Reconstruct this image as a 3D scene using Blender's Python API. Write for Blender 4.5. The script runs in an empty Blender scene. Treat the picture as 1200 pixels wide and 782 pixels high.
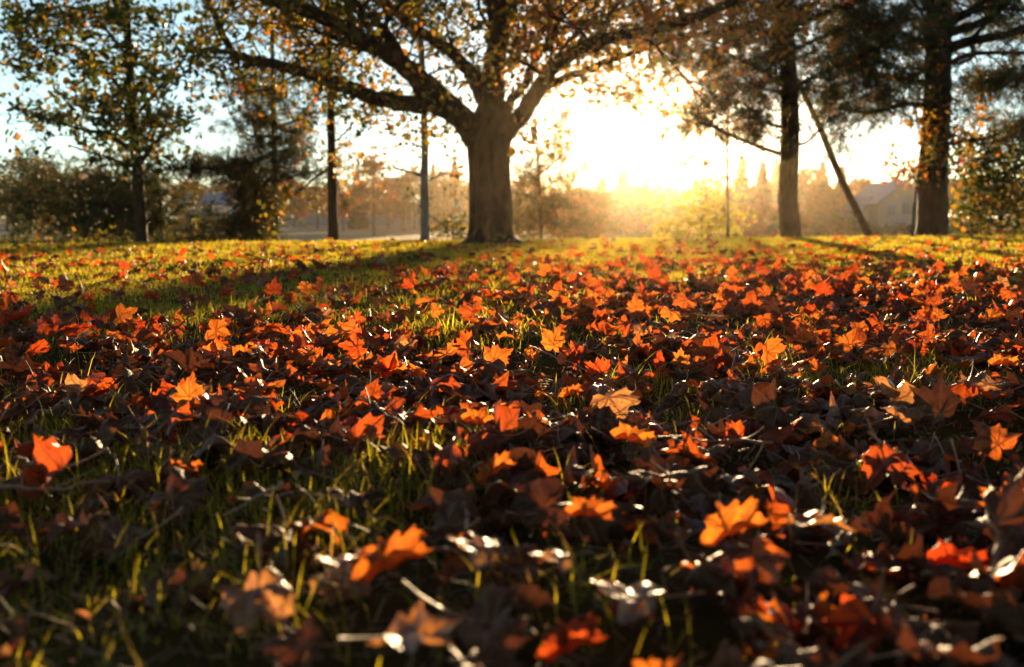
import bpy, math, random
import numpy as np
from mathutils import Vector, Matrix, Euler

rng = np.random.default_rng(11)
random.seed(11)
R = math.radians
scene = bpy.context.scene
COL = scene.collection

# ------------------------------------------------------------------ camera
CAMH = 0.40
FPX = 1167.0
PITCH = math.atan(141 / FPX)
cp, sp = math.cos(PITCH), math.sin(PITCH)
cam_d = bpy.data.cameras.new("camera")
cam = bpy.data.objects.new("camera", cam_d)
COL.objects.link(cam)
cam.location = (0, 0, CAMH)
cam.rotation_euler = (math.pi / 2 - PITCH, 0, 0)
cam_d.sensor_width = 36
cam_d.lens = FPX * 36 / 1200
cam_d.clip_start = 0.02
cam_d.clip_end = 3000
cam_d.dof.use_dof = True
cam_d.dof.focus_distance = 2.6
cam_d.dof.aperture_fstop = 3.8
scene.camera = cam


def ray(px, py):
    """world direction through a photo point, scaled to a forward step of one metre"""
    u = -(py - 391) / FPX
    dy = cp + sp * u
    dz = -sp + cp * u
    return (px - 600) / FPX / dy, dz / dy


def at(px, py, Y):
    a, b = ray(px, py)
    return Vector((a * Y, Y, CAMH + b * Y))


# ------------------------------------------------------------------ sun direction
SUN_EL = R(4.6)
SUN_AZ = math.atan(170 / FPX)
SUN = Vector((math.sin(SUN_AZ) * math.cos(SUN_EL), math.cos(SUN_AZ) * math.cos(SUN_EL), math.sin(SUN_EL)))


# ------------------------------------------------------------------ helpers
def vnoise(x, y, s, seed):
    """cheap smooth noise from summed sines, about -1..1"""
    r = np.random.default_rng(seed)
    out = 0
    for k in range(6):
        a = r.uniform(0, 2 * np.pi)
        f = s * r.uniform(0.6, 1.7)
        out = out + np.sin((x * np.cos(a) + y * np.sin(a)) * f + r.uniform(0, 6.28))
    return out / 3.0


def edge_y(x):
    return 14.6 + 0.18 * x


def gz(x, y):
    x = np.asarray(x, float); y = np.asarray(y, float)
    near = 0.014 * vnoise(x, y, 5.0, 3) + 0.008 * vnoise(x, y, 14.0, 4)
    near = near * np.clip(1.4 - y / 14, 0.15, 1)
    z = near + 0.004 * x * np.clip(y / 14, 0, 1) * np.clip(1 - np.abs(x) / 60, 0, 1)
    e = y - edge_y(x)
    drop = np.where(e > 0, -np.minimum(0.055 * e ** 1.15, 2.2), 0)
    z = z + drop
    b = np.exp(-((y - 23.0) / 0.8) ** 2) * 0.62 * np.clip((-x - 5.5) / 1.5, 0, 1)
    return z + b


def new_obj(name, data, parent=None, loc=None):
    o = bpy.data.objects.new(name, data)
    COL.objects.link(o)
    if parent is not None:
        o.parent = parent
    if loc is not None:
        o.location = loc
    return o


def tag(o, label=None, cat=None, group=None, kind=None):
    if label: o["label"] = label
    if cat: o["category"] = cat
    if group: o["group"] = group
    if kind: o["kind"] = kind
    return o


def build(name, verts, faces, mats=(), attrs=None, vattrs=None, midx=None, smooth=True):
    """mesh from numpy arrays; faces is a list of (n,k) integer arrays"""
    me = bpy.data.meshes.new(name)
    verts = np.asarray(verts, np.float32)
    me.vertices.add(len(verts))
    me.vertices.foreach_set("co", verts.ravel())
    if not isinstance(faces, list): faces = [faces]
    faces = [np.asarray(f, np.int32) for f in faces if len(f)]
    nl = sum(f.size for f in faces); npol = sum(len(f) for f in faces)
    me.loops.add(nl); me.polygons.add(npol)
    me.loops.foreach_set("vertex_index", np.concatenate([f.ravel() for f in faces]))
    tot = np.concatenate([np.full(len(f), f.shape[1], np.int32) for f in faces])
    st = np.concatenate([[0], np.cumsum(tot)[:-1]]).astype(np.int32)
    me.polygons.foreach_set("loop_start", st)
    try:
        me.polygons.foreach_set("loop_total", tot)
    except Exception:
        pass
    for m in mats: me.materials.append(m)
    if midx is not None: me.polygons.foreach_set("material_index", np.asarray(midx, np.int32))
    me.polygons.foreach_set("use_smooth", np.full(npol, smooth, bool))
    for k, v in (attrs or {}).items():
        a = me.attributes.new(k, 'FLOAT', 'POINT'); a.data.foreach_set("value", np.asarray(v, np.float32))
    for k, v in (vattrs or {}).items():
        a = me.attributes.new(k, 'FLOAT_VECTOR', 'POINT'); a.data.foreach_set("vector", np.asarray(v, np.float32).ravel())
    me.update(calc_edges=True)
    me.validate()
    return me


def rot_mats(n, r, tilt=None):
    """random rotation matrices; a given tilt keeps the normal within that angle of up"""
    yaw = r.uniform(0, 2 * np.pi, n)
    ax = r.uniform(0, 2 * np.pi, n)
    t = r.uniform(0, np.pi, n) if tilt is None else tilt
    return tilt_mats(yaw, ax, t)


def tilt_mats(yaw, ax, t):
    c, s = np.cos(yaw), np.sin(yaw); z = np.zeros_like(c); o = np.ones_like(c)
    Z = np.stack([c, -s, z, s, c, z, z, z, o], -1).reshape(-1, 3, 3)
    ux, uy = np.cos(ax), np.sin(ax); C = np.cos(t); S = np.sin(t)
    K = np.stack([C + ux * ux * (1 - C), ux * uy * (1 - C), uy * S,
                  ux * uy * (1 - C), C + uy * uy * (1 - C), -ux * S,
                  -uy * S, ux * S, C], -1).reshape(-1, 3, 3)
    return K @ Z


# ------------------------------------------------------------------ materials
class NT:
    def __init__(s, name):
        s.m = bpy.data.materials.new(name); s.m.use_nodes = True
        s.t = s.m.node_tree; s.t.nodes.clear()
        s.out = s.t.nodes.new("ShaderNodeOutputMaterial")

    def n(s, kind, **kw):
        nd = s.t.nodes.new("ShaderNode" + kind)
        for k, v in kw.items():
            if k.startswith("i_"): nd.inputs[k[2:].replace("_", " ")].default_value = v
            else: setattr(nd, k, v)
        return nd

    def l(s, a, b): s.t.links.new(a, b)

    def math(s, op, a, b=None, c=None):
        nd = s.t.nodes.new("ShaderNodeMath"); nd.operation = op
        for i, v in enumerate((a, b, c)):
            if v is None: continue
            if isinstance(v, (int, float)): nd.inputs[i].default_value = v
            else: s.l(v, nd.inputs[i])
        return nd.outputs[0]

    def mix(s, f, a, b, blend='MIX'):
        nd = s.t.nodes.new("ShaderNodeMix"); nd.data_type = 'RGBA'; nd.blend_type = blend
        for sock, v in ((nd.inputs[0], f), (nd.inputs[6], a), (nd.inputs[7], b)):
            if isinstance(v, (int, float)): sock.default_value = v
            elif isinstance(v, tuple): sock.default_value = (*v, 1) if len(v) == 3 else v
            else: s.l(v, sock)
        return nd.outputs[2]

    def ramp(s, f, stops, interp='LINEAR'):
        nd = s.t.nodes.new("ShaderNodeValToRGB"); e = nd.color_ramp.elements
        nd.color_ramp.interpolation = interp
        while len(e) < len(stops): e.new(0.5)
        for el, (p, c) in zip(e, stops):
            el.position = p; el.color = (*c, 1)
        s.l(f, nd.inputs[0]); return nd.outputs[0]

    def attr(s, name):
        nd = s.t.nodes.new("ShaderNodeAttribute"); nd.attribute_name = name; return nd

    def noise(s, scale, detail=3, vec=None, rough=0.55, **kw):
        nd = s.t.nodes.new("ShaderNodeTexNoise"); nd.inputs["Scale"].default_value = scale
        nd.inputs["Detail"].default_value = detail; nd.inputs["Roughness"].default_value = rough
        if vec is None:
            g = s.t.nodes.new("ShaderNodeTexCoord"); vec = g.outputs["Object"]
        s.l(vec, nd.inputs["Vector"]); return nd.outputs[0]

    def bump(s, h, strength, dist):
        nd = s.t.nodes.new("ShaderNodeBump"); nd.inputs["Strength"].default_value = strength
        nd.inputs["Distance"].default_value = dist; s.l(h, nd.inputs["Height"]); return nd.outputs[0]

    def principled(s, col, rough=0.7, normal=None, spec=0.5, metallic=0.0):
        nd = s.t.nodes.new("ShaderNodeBsdfPrincipled")
        if isinstance(col, tuple): nd.inputs["Base Color"].default_value = (*col, 1)
        else: s.l(col, nd.inputs["Base Color"])
        if isinstance(rough, (int, float)): nd.inputs["Roughness"].default_value = rough
        else: s.l(rough, nd.inputs["Roughness"])
        nd.inputs["Specular IOR Level"].default_value = spec
        nd.inputs["Metallic"].default_value = metallic
        if normal is not None: s.l(normal, nd.inputs["Normal"])
        return nd.outputs[0]

    def finish(s, surf, trans=None, amount=0.4):
        if trans is not None:
            tr = s.t.nodes.new("ShaderNodeBsdfTranslucent"); 
            if isinstance(trans, tuple): tr.inputs[0].default_value = (*trans, 1)
            else: s.l(trans, tr.inputs[0])
            mx = s.t.nodes.new("ShaderNodeMixShader"); mx.inputs[0].default_value = amount
            s.l(surf, mx.inputs[1]); s.l(tr.outputs[0], mx.inputs[2]); surf = mx.outputs[0]
        s.l(surf, s.out.inputs[0]); return s.m


def leaf_material(name, cA, cB, spot, tA, tB, rough=0.42, amount=0.52, spec=0.5):
    """dry maple leaf: veins, blotches and a translucent body"""
    t = NT(name)
    luv = t.attr("luv"); rnd = t.attr("rnd")
    oi = t.n("ObjectInfo")
    r = t.math('FRACT', t.math('ADD', rnd.outputs["Fac"], oi.outputs["Random"]))
    sx = t.n("SeparateXYZ"); t.l(luv.outputs["Vector"], sx.inputs[0])
    x, y = sx.outputs[0], sx.outputs[1]
    vein = None; side = None
    for ang in (0, 47, -47, 100, -100):
        s_, c_ = math.sin(R(ang)), math.cos(R(ang))
        along = t.math('ADD', t.math('MULTIPLY', x, s_), t.math('MULTIPLY', y, c_))
        across = t.math('ABSOLUTE', t.math('SUBTRACT', t.math('MULTIPLY', x, c_), t.math('MULTIPLY', y, s_)))
        w = t.math('MULTIPLY_ADD', along, -0.016, 0.026)
        v = t.math('MULTIPLY', t.math('GREATER_THAN', along, 0.0), t.math('LESS_THAN', across, w))
        # side veins: chevrons off the midrib
        ch = t.math('FRACT', t.math('MULTIPLY', t.math('SUBTRACT', along, t.math('MULTIPLY', across, 0.8)), 7.0))
        sv = t.math('MULTIPLY', t.math('LESS_THAN', ch, 0.12), t.math('MULTIPLY', t.math('LESS_THAN', across, 0.17), t.math('GREATER_THAN', along, 0.12)))
        vein = v if vein is None else t.math('MAXIMUM', vein, v)
        side = sv if side is None else t.math('MAXIMUM', side, sv)
    both = t.math('MAXIMUM', vein, t.math('MULTIPLY', side, 0.45))
    off = t.n("VectorMath", operation='ADD'); t.l(luv.outputs["Vector"], off.inputs[0])
    cmb = t.n("CombineXYZ"); t.l(t.math('MULTIPLY', r, 37.0), cmb.inputs[2]); t.l(cmb.outputs[0], off.inputs[1])
    n1 = t.noise(2.6, 4, off.outputs[0]); n2 = t.noise(11.0, 3, off.outputs[0], 0.7)
    base = t.mix(r, cA, cB)
    blot = t.ramp(n1, [(0.40, (0, 0, 0)), (0.62, (1, 1, 1))])
    base = t.mix(t.math('MULTIPLY', blot, 0.55), base, spot)
    dots = t.ramp(n2, [(0.54, (0, 0, 0)), (0.64, (1, 1, 1))])
    base = t.mix(t.math('MULTIPLY', dots, 0.55), base, (0.03, 0.016, 0.010))
    tr = t.mix(r, tA, tB)
    tr = t.mix(t.math('MULTIPLY', dots, 0.75), tr, (0.12, 0.03, 0.008))
    tr = t.mix(t.math('MULTIPLY', blot, 0.55), tr, tuple(c * 0.42 for c in tA))
    lite = tuple(min(1, c * 1.9 + 0.03) for c in cB)
    base = t.mix(t.math('MULTIPLY', both, 0.55), base, lite)
    tr = t.mix(t.math('MULTIPLY', both, 0.8), tr, (0.16, 0.035, 0.01))
    h = t.math('ADD', t.math('MULTIPLY', both, 0.6), t.math('MULTIPLY', n2, 0.7))
    nrm = t.bump(h, 0.7, 0.004)
    rg = t.math('MULTIPLY_ADD', n1, 0.3, rough - 0.15)
    return t.finish(t.principled(base, rg, nrm, spec), tr, amount)


LEAF_KINDS = {
    'rust brown': leaf_material("rust_brown_leaf", (0.075, 0.036, 0.022), (0.11, 0.048, 0.025), (0.045, 0.026, 0.018), (0.80, 0.16, 0.016), (0.66, 0.09, 0.012)),
    'orange': leaf_material("orange_leaf", (0.20, 0.065, 0.02), (0.16, 0.05, 0.018), (0.09, 0.035, 0.018), (0.90, 0.26, 0.025), (0.85, 0.17, 0.018), amount=0.58),
    'red': leaf_material("red_leaf", (0.15, 0.028, 0.014), (0.11, 0.024, 0.012), (0.10, 0.03, 0.018), (0.90, 0.08, 0.012), (0.88, 0.14, 0.016), amount=0.58),
    'pale tan': leaf_material("pale_tan_leaf", (0.16, 0.10, 0.065), (0.20, 0.13, 0.08), (0.10, 0.06, 0.04), (0.95, 0.42, 0.12), (0.95, 0.36, 0.09), rough=0.36, amount=0.35, spec=0.6),
    'dark brown': leaf_material("dark_brown_leaf", (0.100, 0.050, 0.022), (0.135, 0.070, 0.032), (0.04, 0.025, 0.02), (0.25, 0.06, 0.02), (0.16, 0.045, 0.02), rough=0.56, amount=0.18, spec=0.22),
}
KINDS = list(LEAF_KINDS)


def stalk_material():
    t = NT("leaf_stalk")
    n = t.noise(40, 2)
    c = t.ramp(n, [(0.3, (0.20, 0.07, 0.035)), (0.7, (0.34, 0.17, 0.08))])
    return t.finish(t.principled(c, 0.4), None)


M_STALK = stalk_material()


def bark_material(name, a, b, scale=1.0):
    t = NT(name)
    tc = t.n("TexCoord"); mp = t.n("Mapping"); mp.inputs["Scale"].default_value = (6 * scale, 6 * scale, 2.0 * scale)
    t.l(tc.outputs["Object"], mp.inputs[0])
    n = t.noise(2.0, 6, mp.outputs[0], 0.65)
    v = t.n("TexVoronoi"); v.inputs["Scale"].default_value = 2.4; t.l(mp.outputs[0], v.inputs[0])
    f = t.math('MULTIPLY', n, t.math('ADD', v.outputs[0], 0.45))
    c = t.ramp(f, [(0.15, a), (0.55, b)])
    moss = t.ramp(t.noise(1.3, 4), [(0.55, (0, 0, 0)), (0.7, (1, 1, 1))])
    c = t.mix(t.math('MULTIPLY', moss, 0.35), c, (0.07, 0.075, 0.03))
    return t.finish(t.principled(c, 0.85, t.bump(f, 1.0, 0.09), 0.3), None)


M_BARK = bark_material("brown_bark", (0.012, 0.007, 0.004), (0.062, 0.033, 0.015))
M_BARK_PINE = bark_material("pine_bark", (0.016, 0.009, 0.005), (0.07, 0.036, 0.018))
M_BARK_GREY = bark_material("grey_bark", (0.07, 0.06, 0.055), (0.30, 0.26, 0.23))


def crown_material(name, stops, tstops, amount=0.45):
    t = NT(name)
    r = t.attr("rnd").outputs["Fac"]
    c = t.ramp(r, stops); tr = t.ramp(r, tstops)
    return t.finish(t.principled(c, 0.5, None, 0.4), tr, amount)


M_LEAF_AUTUMN = crown_material("autumn_crown_leaves",
    [(0, (0.030, 0.040, 0.012)), (0.35, (0.07, 0.065, 0.015)), (0.6, (0.16, 0.085, 0.018)), (0.85, (0.24, 0.09, 0.02)), (1, (0.22, 0.045, 0.015))],
    [(0, (0.08, 0.11, 0.01)), (0.35, (0.28, 0.22, 0.02)), (0.6, (0.65, 0.32, 0.03)), (0.85, (0.80, 0.27, 0.03)), (1, (0.75, 0.13, 0.02))])
M_LEAF_OLIVE = crown_material("olive_crown_leaves",
    [(0, (0.018, 0.030, 0.012)), (0.55, (0.040, 0.050, 0.014)), (0.8, (0.12, 0.075, 0.018)), (1, (0.24, 0.09, 0.02))],
    [(0, (0.04, 0.07, 0.01)), (0.55, (0.12, 0.14, 0.015)), (0.8, (0.55, 0.30, 0.03)), (1, (0.80, 0.27, 0.03))])
M_LEAF_YELLOW = crown_material("yellow_shrub_leaves",
    [(0, (0.10, 0.12, 0.02)), (0.6, (0.22, 0.19, 0.03)), (1, (0.30, 0.16, 0.03))],
    [(0, (0.40, 0.45, 0.03)), (0.6, (0.80, 0.65, 0.05)), (1, (0.85, 0.45, 0.05))], 0.5)
M_NEEDLE = crown_material("pine_needles",
    [(0, (0.014, 0.022, 0.010)), (0.6, (0.032, 0.038, 0.014)), (0.85, (0.06, 0.045, 0.018)), (1, (0.14, 0.06, 0.02))],
    [(0, (0.04, 0.06, 0.012)), (0.6, (0.10, 0.10, 0.015)), (0.85, (0.26, 0.14, 0.02)), (1, (0.5, 0.2, 0.03))], 0.4)
M_FAR_GREEN = crown_material("far_conifer_foliage", [(0, (0.016, 0.028, 0.016)), (1, (0.045, 0.060, 0.025))], [(0, (0.03, 0.05, 0.01)), (1, (0.10, 0.12, 0.02))], 0.2)
M_FAR_RUST = crown_material("far_rusty_foliage", [(0, (0.07, 0.035, 0.016)), (0.6, (0.16, 0.065, 0.026)), (1, (0.30, 0.10, 0.035))], [(0, (0.2, 0.08, 0.02)), (1, (0.6, 0.22, 0.05))], 0.35)
M_FAR_RED = crown_material("far_red_foliage", [(0, (0.16, 0.045, 0.022)), (1, (0.32, 0.09, 0.04))], [(0, (0.4, 0.08, 0.02)), (1, (0.7, 0.18, 0.05))], 0.35)
M_FAR_BARE = crown_material("far_bare_twigs", [(0, (0.10, 0.075, 0.055)), (1, (0.20, 0.14, 0.09))], [(0, (0.1, 0.06, 0.04)), (1, (0.3, 0.16, 0.08))], 0.2)


def simple(name, c, rough=0.7, ns=6.0, var=0.25, metallic=0.0):
    t = NT(name)
    n = t.noise(ns, 4)
    col = t.mix(n, tuple(v * (1 - var) for v in c), tuple(min(1, v * (1 + var)) for v in c))
    return t.finish(t.principled(col, rough, t.bump(n, 0.3, 0.02), 0.4, metallic))


# ------------------------------------------------------------------ world, sun, haze
world = bpy.data.worlds.new("World"); scene.world = world; world.use_nodes = True
wt = world.node_tree; wt.nodes.clear()
wo = wt.nodes.new("ShaderNodeOutputWorld"); bg = wt.nodes.new("ShaderNodeBackground")
sky = wt.nodes.new("ShaderNodeTexSky"); sky.sky_type = 'NISHITA'; sky.sun_disc = False
sky.sun_elevation = SUN_EL; sky.sun_rotation = SUN_AZ
sky.altitude = 0; sky.air_density = 0.6; sky.dust_density = 0.04; sky.ozone_density = 1.5
bg.inputs[1].default_value = 0.098
tint = wt.nodes.new("ShaderNodeMix"); tint.data_type = 'RGBA'; tint.blend_type = 'MULTIPLY'; tint.inputs[0].default_value = 1.0
tint.inputs[7].default_value = (1.0, 1.06, 0.93, 1); hs = wt.nodes.new("ShaderNodeHueSaturation"); hs.inputs["Saturation"].default_value = 0.80
wt.links.new(sky.outputs[0], hs.inputs["Color"]); wt.links.new(hs.outputs[0], tint.inputs[6])
wt.links.new(tint.outputs[2], bg.inputs[0]); wt.links.new(bg.outputs[0], wo.inputs[0])

sun_d = bpy.data.lights.new("sun", 'SUN'); sun_d.energy = 5.0; sun_d.angle = R(0.6); sun_d.color = (1.0, 0.69, 0.36)
sun = new_obj("sun", sun_d); sun.rotation_euler = SUN.to_track_quat('Z', 'Y').to_euler()

HX, HY0, HY1, HZ0, HZ1 = 640, -60, 640, -4.2, 15.5
hv = [(x, y, z) for z in (HZ0, HZ1) for y in (HY0, HY1) for x in (-HX, HX)]
hm = NT("haze_air")
pv = hm.t.nodes.new("ShaderNodeVolumePrincipled")
pv.inputs["Color"].default_value = (1.0, 0.80, 0.54, 1)
pv.inputs["Density"].default_value = 0.00028
pv.inputs["Anisotropy"].default_value = 0.93
hm.l(pv.outputs[0], hm.out.inputs["Volume"])
hz = new_obj("haze", build("haze", hv, np.array([(0, 2, 3, 1), (4, 5, 7, 6), (0, 1, 5, 4), (2, 6, 7, 3), (0, 4, 6, 2), (1, 3, 7, 5)]), [hm.m], smooth=False))
tag(hz, kind="stuff")


# ------------------------------------------------------------------ ground
def ground_material():
    t = NT("lawn_soil")
    g = t.n("TexCoord")
    n = t.noise(3.0, 6, g.outputs["Object"]); n2 = t.noise(60.0, 3, g.outputs["Object"])
    c = t.ramp(n, [(0.35, (0.045, 0.032, 0.018)), (0.55, (0.045, 0.045, 0.015)), (0.75, (0.055, 0.062, 0.018))])
    c = t.mix(t.math('MULTIPLY', n2, 0.5), c, (0.05, 0.032, 0.018))
    return t.finish(t.principled(c, 1.0, t.bump(n2, 0.8, 0.01), 0.0))


def field_material():
    t = NT("stubble_field")
    g = t.n("TexCoord"); mp = t.n("Mapping"); mp.inputs["Scale"].default_value = (0.02, 0.09, 1)
    t.l(g.outputs["Object"], mp.inputs[0])
    n = t.noise(1.5, 5, mp.outputs[0]); n2 = t.noise(1.2, 5, g.outputs["Object"])
    c = t.ramp(n, [(0.35, (0.15, 0.15, 0.05)), (0.5, (0.30, 0.19, 0.11)), (0.7, (0.36, 0.235, 0.15))])
    c = t.mix(t.math('MULTIPLY', n2, 0.5), c, (0.20, 0.15, 0.08))
    return t.finish(t.principled(c, 0.95, t.bump(n2, 0.5, 0.05), 0.1))


xs = np.concatenate([-np.geomspace(600, 12, 24), np.linspace(-11, 11, 180), np.geomspace(12, 600, 24)])
ys = np.concatenate([np.linspace(-40, 0, 12), np.linspace(0.1, 8, 130), np.linspace(8.1, 30, 110), np.geomspace(31, 600, 40)])
GX, GY = np.meshgrid(xs, ys)
GV = np.stack([GX, GY, gz(GX, GY)], -1).reshape(-1, 3)
nx, ny = len(xs), len(ys)
ii = (np.arange(ny - 1)[:, None] * nx + np.arange(nx - 1)[None, :]).ravel()
GF = np.stack([ii, ii + 1, ii + nx + 1, ii + nx], -1)
fy = GV[GF[:, 0], 1]; fx = GV[GF[:, 0], 0]
gm = (fy > 30).astype(int)
ground = new_obj("ground", build("ground", GV, GF, [ground_material(), field_material()], midx=gm))
tag(ground, kind="structure")

# a pale lane across the far field on the left
def strip(name, pts, w, mat):
    v = []; f = []
    for i, (x, y) in enumerate(pts):
        for s in (-1, 1):
            v.append((x, y + s * w / 2, float(gz(x, y + s * w / 2)) + 0.03))
        if i: f.append((2 * i - 2, 2 * i, 2 * i + 1, 2 * i - 1))
    o = new_obj(name, build(name, v, np.array(f), [mat])); tag(o, kind="structure"); return o
strip("road", [(x, 118 + 0.08 * x + 3 * math.sin(x * 0.05)) for x in range(-160, -62, 5)], 9.0, simple("pale_road", (0.22, 0.25, 0.29), 0.8, 0.8))


# ------------------------------------------------------------------ grass
def grass_material():
    t = NT("grass_blades")
    r = t.attr("rnd").outputs["Fac"]; h = t.attr("hgt").outputs["Fac"]
    c = t.ramp(r, [(0, (0.030, 0.055, 0.010)), (0.45, (0.065, 0.085, 0.014)), (0.8, (0.12, 0.115, 0.020)), (0.93, (0.30, 0.22, 0.09)), (1, (0.36, 0.24, 0.10))])
    tr = t.ramp(r, [(0, (0.42, 0.42, 0.015)), (0.45, (0.80, 0.66, 0.03)), (0.8, (0.95, 0.66, 0.05)), (0.93, (0.80, 0.50, 0.12)), (1, (0.85, 0.45, 0.10))])
    dk = t.math('MULTIPLY_ADD', h, 0.5, 0.5)
    return t.finish(t.principled(c, 0.45, None, 0.25), tr, 0.55)


M_GRASS = grass_material()


def to_px(x, y, z=0.0):
    f = y * cp - (z - CAMH) * sp; u = y * sp + (z - CAMH) * cp
    return 600 + FPX * x / f, 391 - FPX * u / f


def gauss(px, py, cx, cy, sx, sy):
    return np.exp(-((px - cx) / sx) ** 2 - ((py - cy) / sy) ** 2)


def grass_density(x, y):
    px, py = to_px(x, np.maximum(y, 0.5))
    d = np.clip((345 - py) / 45, 0, 1) * 1.0
    d = np.maximum(d, 0.95 * gauss(px, py, 150, 355, 270, 36))
    d = np.maximum(d, 0.9 * gauss(px, py, 520, 370, 130, 32))
    d = np.maximum(d, 1.0 * gauss(px, py, 300, 600, 250, 75))
    d = np.maximum(d, 0.9 * gauss(px, py, 60, 570, 170, 80))
    d = np.maximum(d, 0.8 * gauss(px, py, 790, 475, 110, 32))
    d = np.maximum(d, 0.8 * gauss(px, py, 1010, 450, 140, 22))
    d = np.maximum(d, 0.55 * gauss(px, py, 520, 560, 90, 60))
    d = np.maximum(d, 0.45 * gauss(px, py, 960, 590, 60, 40))
    d = np.maximum(d, 0.4 * gauss(px, py, 620, 720, 140, 50))
    d = np.maximum(d, 0.7 * gauss(px, py, 150, 720, 200, 60))
    patch = np.clip(0.5 + 0.9 * vnoise(x, y, 4.0, 21), 0, 1)
    return np.clip(d * (0.55 + 0.6 * patch) + 0.06 * patch, 0, 1)


def make_grass():
    V = []; F = []; RN = []; HG = []
    base = 0
    zones = [(0.55, 1.6, 11000, 0.0013, (0.028, 0.085)), (1.6, 3.2, 9500, 0.0017, (0.025, 0.070)),
             (3.2, 6.5, 5000, 0.0036, (0.025, 0.062)), (6.5, 11, 2000, 0.006, (0.026, 0.055)), (11, 19.5, 1200, 0.011, (0.028, 0.060))]
    for (y0, y1, dens, w, hr) in zones:
        hw0, hw1 = 0.55 * y0 + 1.4, 0.55 * y1 + 1.6
        n = int(dens * (y1 - y0) * 2 * hw1)
        y = rng.uniform(y0, y1, n); x = rng.uniform(-hw1, hw1, n)
        keep = np.abs(x) < 0.55 * y + 1.5
        x, y = x[keep], y[keep]
        keep = rng.random(len(x)) < grass_density(x, y)
        keep &= (y < edge_y(x) + 1.6)
        x, y = x[keep], y[keep]
        # gather into tufts
        n = len(x)
        z = gz(x, y)
        clump = 0.75 + 0.35 * vnoise(x, y, 22.0, 8)
        h = rng.uniform(hr[0], hr[1], n) * np.clip(clump, 0.5, 1.3)
        h *= np.where(rng.random(n) < 0.06, 1.6, 1.0)
        a = rng.uniform(0, 2 * np.pi, n); lean = rng.uniform(0.1, 1.25, n) * h
        dx, dy = np.cos(a) * lean, np.sin(a) * lean
        b = a + np.pi / 2 + rng.normal(0, 0.5, n)
        wx, wy = np.cos(b), np.sin(b)
        ww = w * rng.uniform(0.6, 1.3, n)
        ts = [0, 0.4, 0.75, 1.0]; wf = [1.0, 0.95, 0.65, 0.0]
        P = []
        for t_, wv in zip(ts, wf):
            cx = x + dx * t_ ** 2; cy = y + dy * t_ ** 2; cz = z - 0.004 + h * (t_ - 0.25 * t_ ** 2 * (lean / h))
            if wv > 0:
                P.append(np.stack([cx - wx * ww * wv / 2, cy - wy * ww * wv / 2, cz], -1))
                P.append(np.stack([cx + wx * ww * wv / 2, cy + wy * ww * wv / 2, cz], -1))
            else:
                P.append(np.stack([cx, cy, cz], -1))
        P = np.stack(P, 1)  # n,7,3
        V.append(P.reshape(-1, 3))
        i0 = base + np.arange(n)[:, None] * 7
        F.append(("q", i0 + np.array([[0, 1, 3, 2]]))); F.append(("q", i0 + np.array([[2, 3, 5, 4]]))); F.append(("t", i0 + np.array([[4, 5, 6]])))
        RN.append(np.repeat(np.clip(rng.beta(2, 2.4, n) + np.where(rng.random(n) < 0.08, 0.5, 0), 0, 1), 7))
        base += n * 7
    V = np.concatenate(V); q = np.concatenate([f for k, f in F if k == "q"]); tr = np.concatenate([f for k, f in F if k == "t"])
    print("grass blades", len(tr))
    o = new_obj("lawn_grass", build("lawn_grass", V, [q, tr], [M_GRASS], {"rnd": np.concatenate(RN)}, smooth=False))
    tag(o, "short green lawn grass standing between the fallen leaves", "grass", kind="stuff")


make_grass()


def thatch():
    """dead straw lying flat under the grass"""
    n = 72000; y = rng.uniform(0.6, 6.0, n) ** 1.0; x = rng.uniform(-1, 1, n) * (0.55 * y + 1.6); keep = rng.random(n) < np.interp(y, [0.6, 6], [1.0, 0.35]) * np.clip(0.35 + grass_density(x, y), 0, 1)
    x, y = x[keep], y[keep]; n = len(x); a = rng.uniform(0, 6.28, n); L = rng.uniform(0.012, 0.045, n); w = rng.uniform(0.0006, 0.0013, n)
    z = gz(x, y) + rng.uniform(0.001, 0.010, n); dz = rng.normal(0, 0.2, n) * L
    dx, dy = np.cos(a) * L, np.sin(a) * L; ux, uy = -np.sin(a) * w, np.cos(a) * w
    P = np.stack([np.stack([x - ux, y - uy, z], -1), np.stack([x + ux, y + uy, z], -1), np.stack([x + dx + ux, y + dy + uy, z + dz], -1), np.stack([x + dx - ux, y + dy - uy, z + dz], -1)], 1)
    t = NT("straw"); r = t.attr("rnd").outputs["Fac"]; m = t.finish(t.principled(t.ramp(r, [(0, (0.06, 0.04, 0.02)), (0.5, (0.16, 0.11, 0.05)), (1, (0.30, 0.22, 0.10))]), 0.6), (0.5, 0.35, 0.12), 0.3)
    o = new_obj("straw_thatch", build("straw_thatch", P.reshape(-1, 3), np.arange(n * 4).reshape(-1, 4), [m], {"rnd": np.repeat(rng.random(n), 4)}, smooth=False))
    tag(o, "dead straw and thatch lying flat under the grass and leaves", "thatch", kind="stuff")
thatch()

# ------------------------------------------------------------------ maple leaf shapes
HALF = [(0, 1.0), (5, 0.84), (9, 0.74), (13, 0.79), (17, 0.66), (24, 0.55), (30, 0.64), (35, 0.70), (40, 0.78), (47, 0.97), (53, 0.78),
        (58, 0.72), (64, 0.77), (69, 0.62), (76, 0.53), (84, 0.58), (91, 0.60), (100, 0.72), (108, 0.54), (116, 0.50), (126, 0.44), (142, 0.36), (158, 0.26), (170, 0.16)]
HALF_LOW = [(0, 1.0), (12, 0.74), (24, 0.55), (38, 0.74), (47, 0.95), (60, 0.72), (76, 0.53), (98, 0.70), (120, 0.46), (150, 0.30)]


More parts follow.
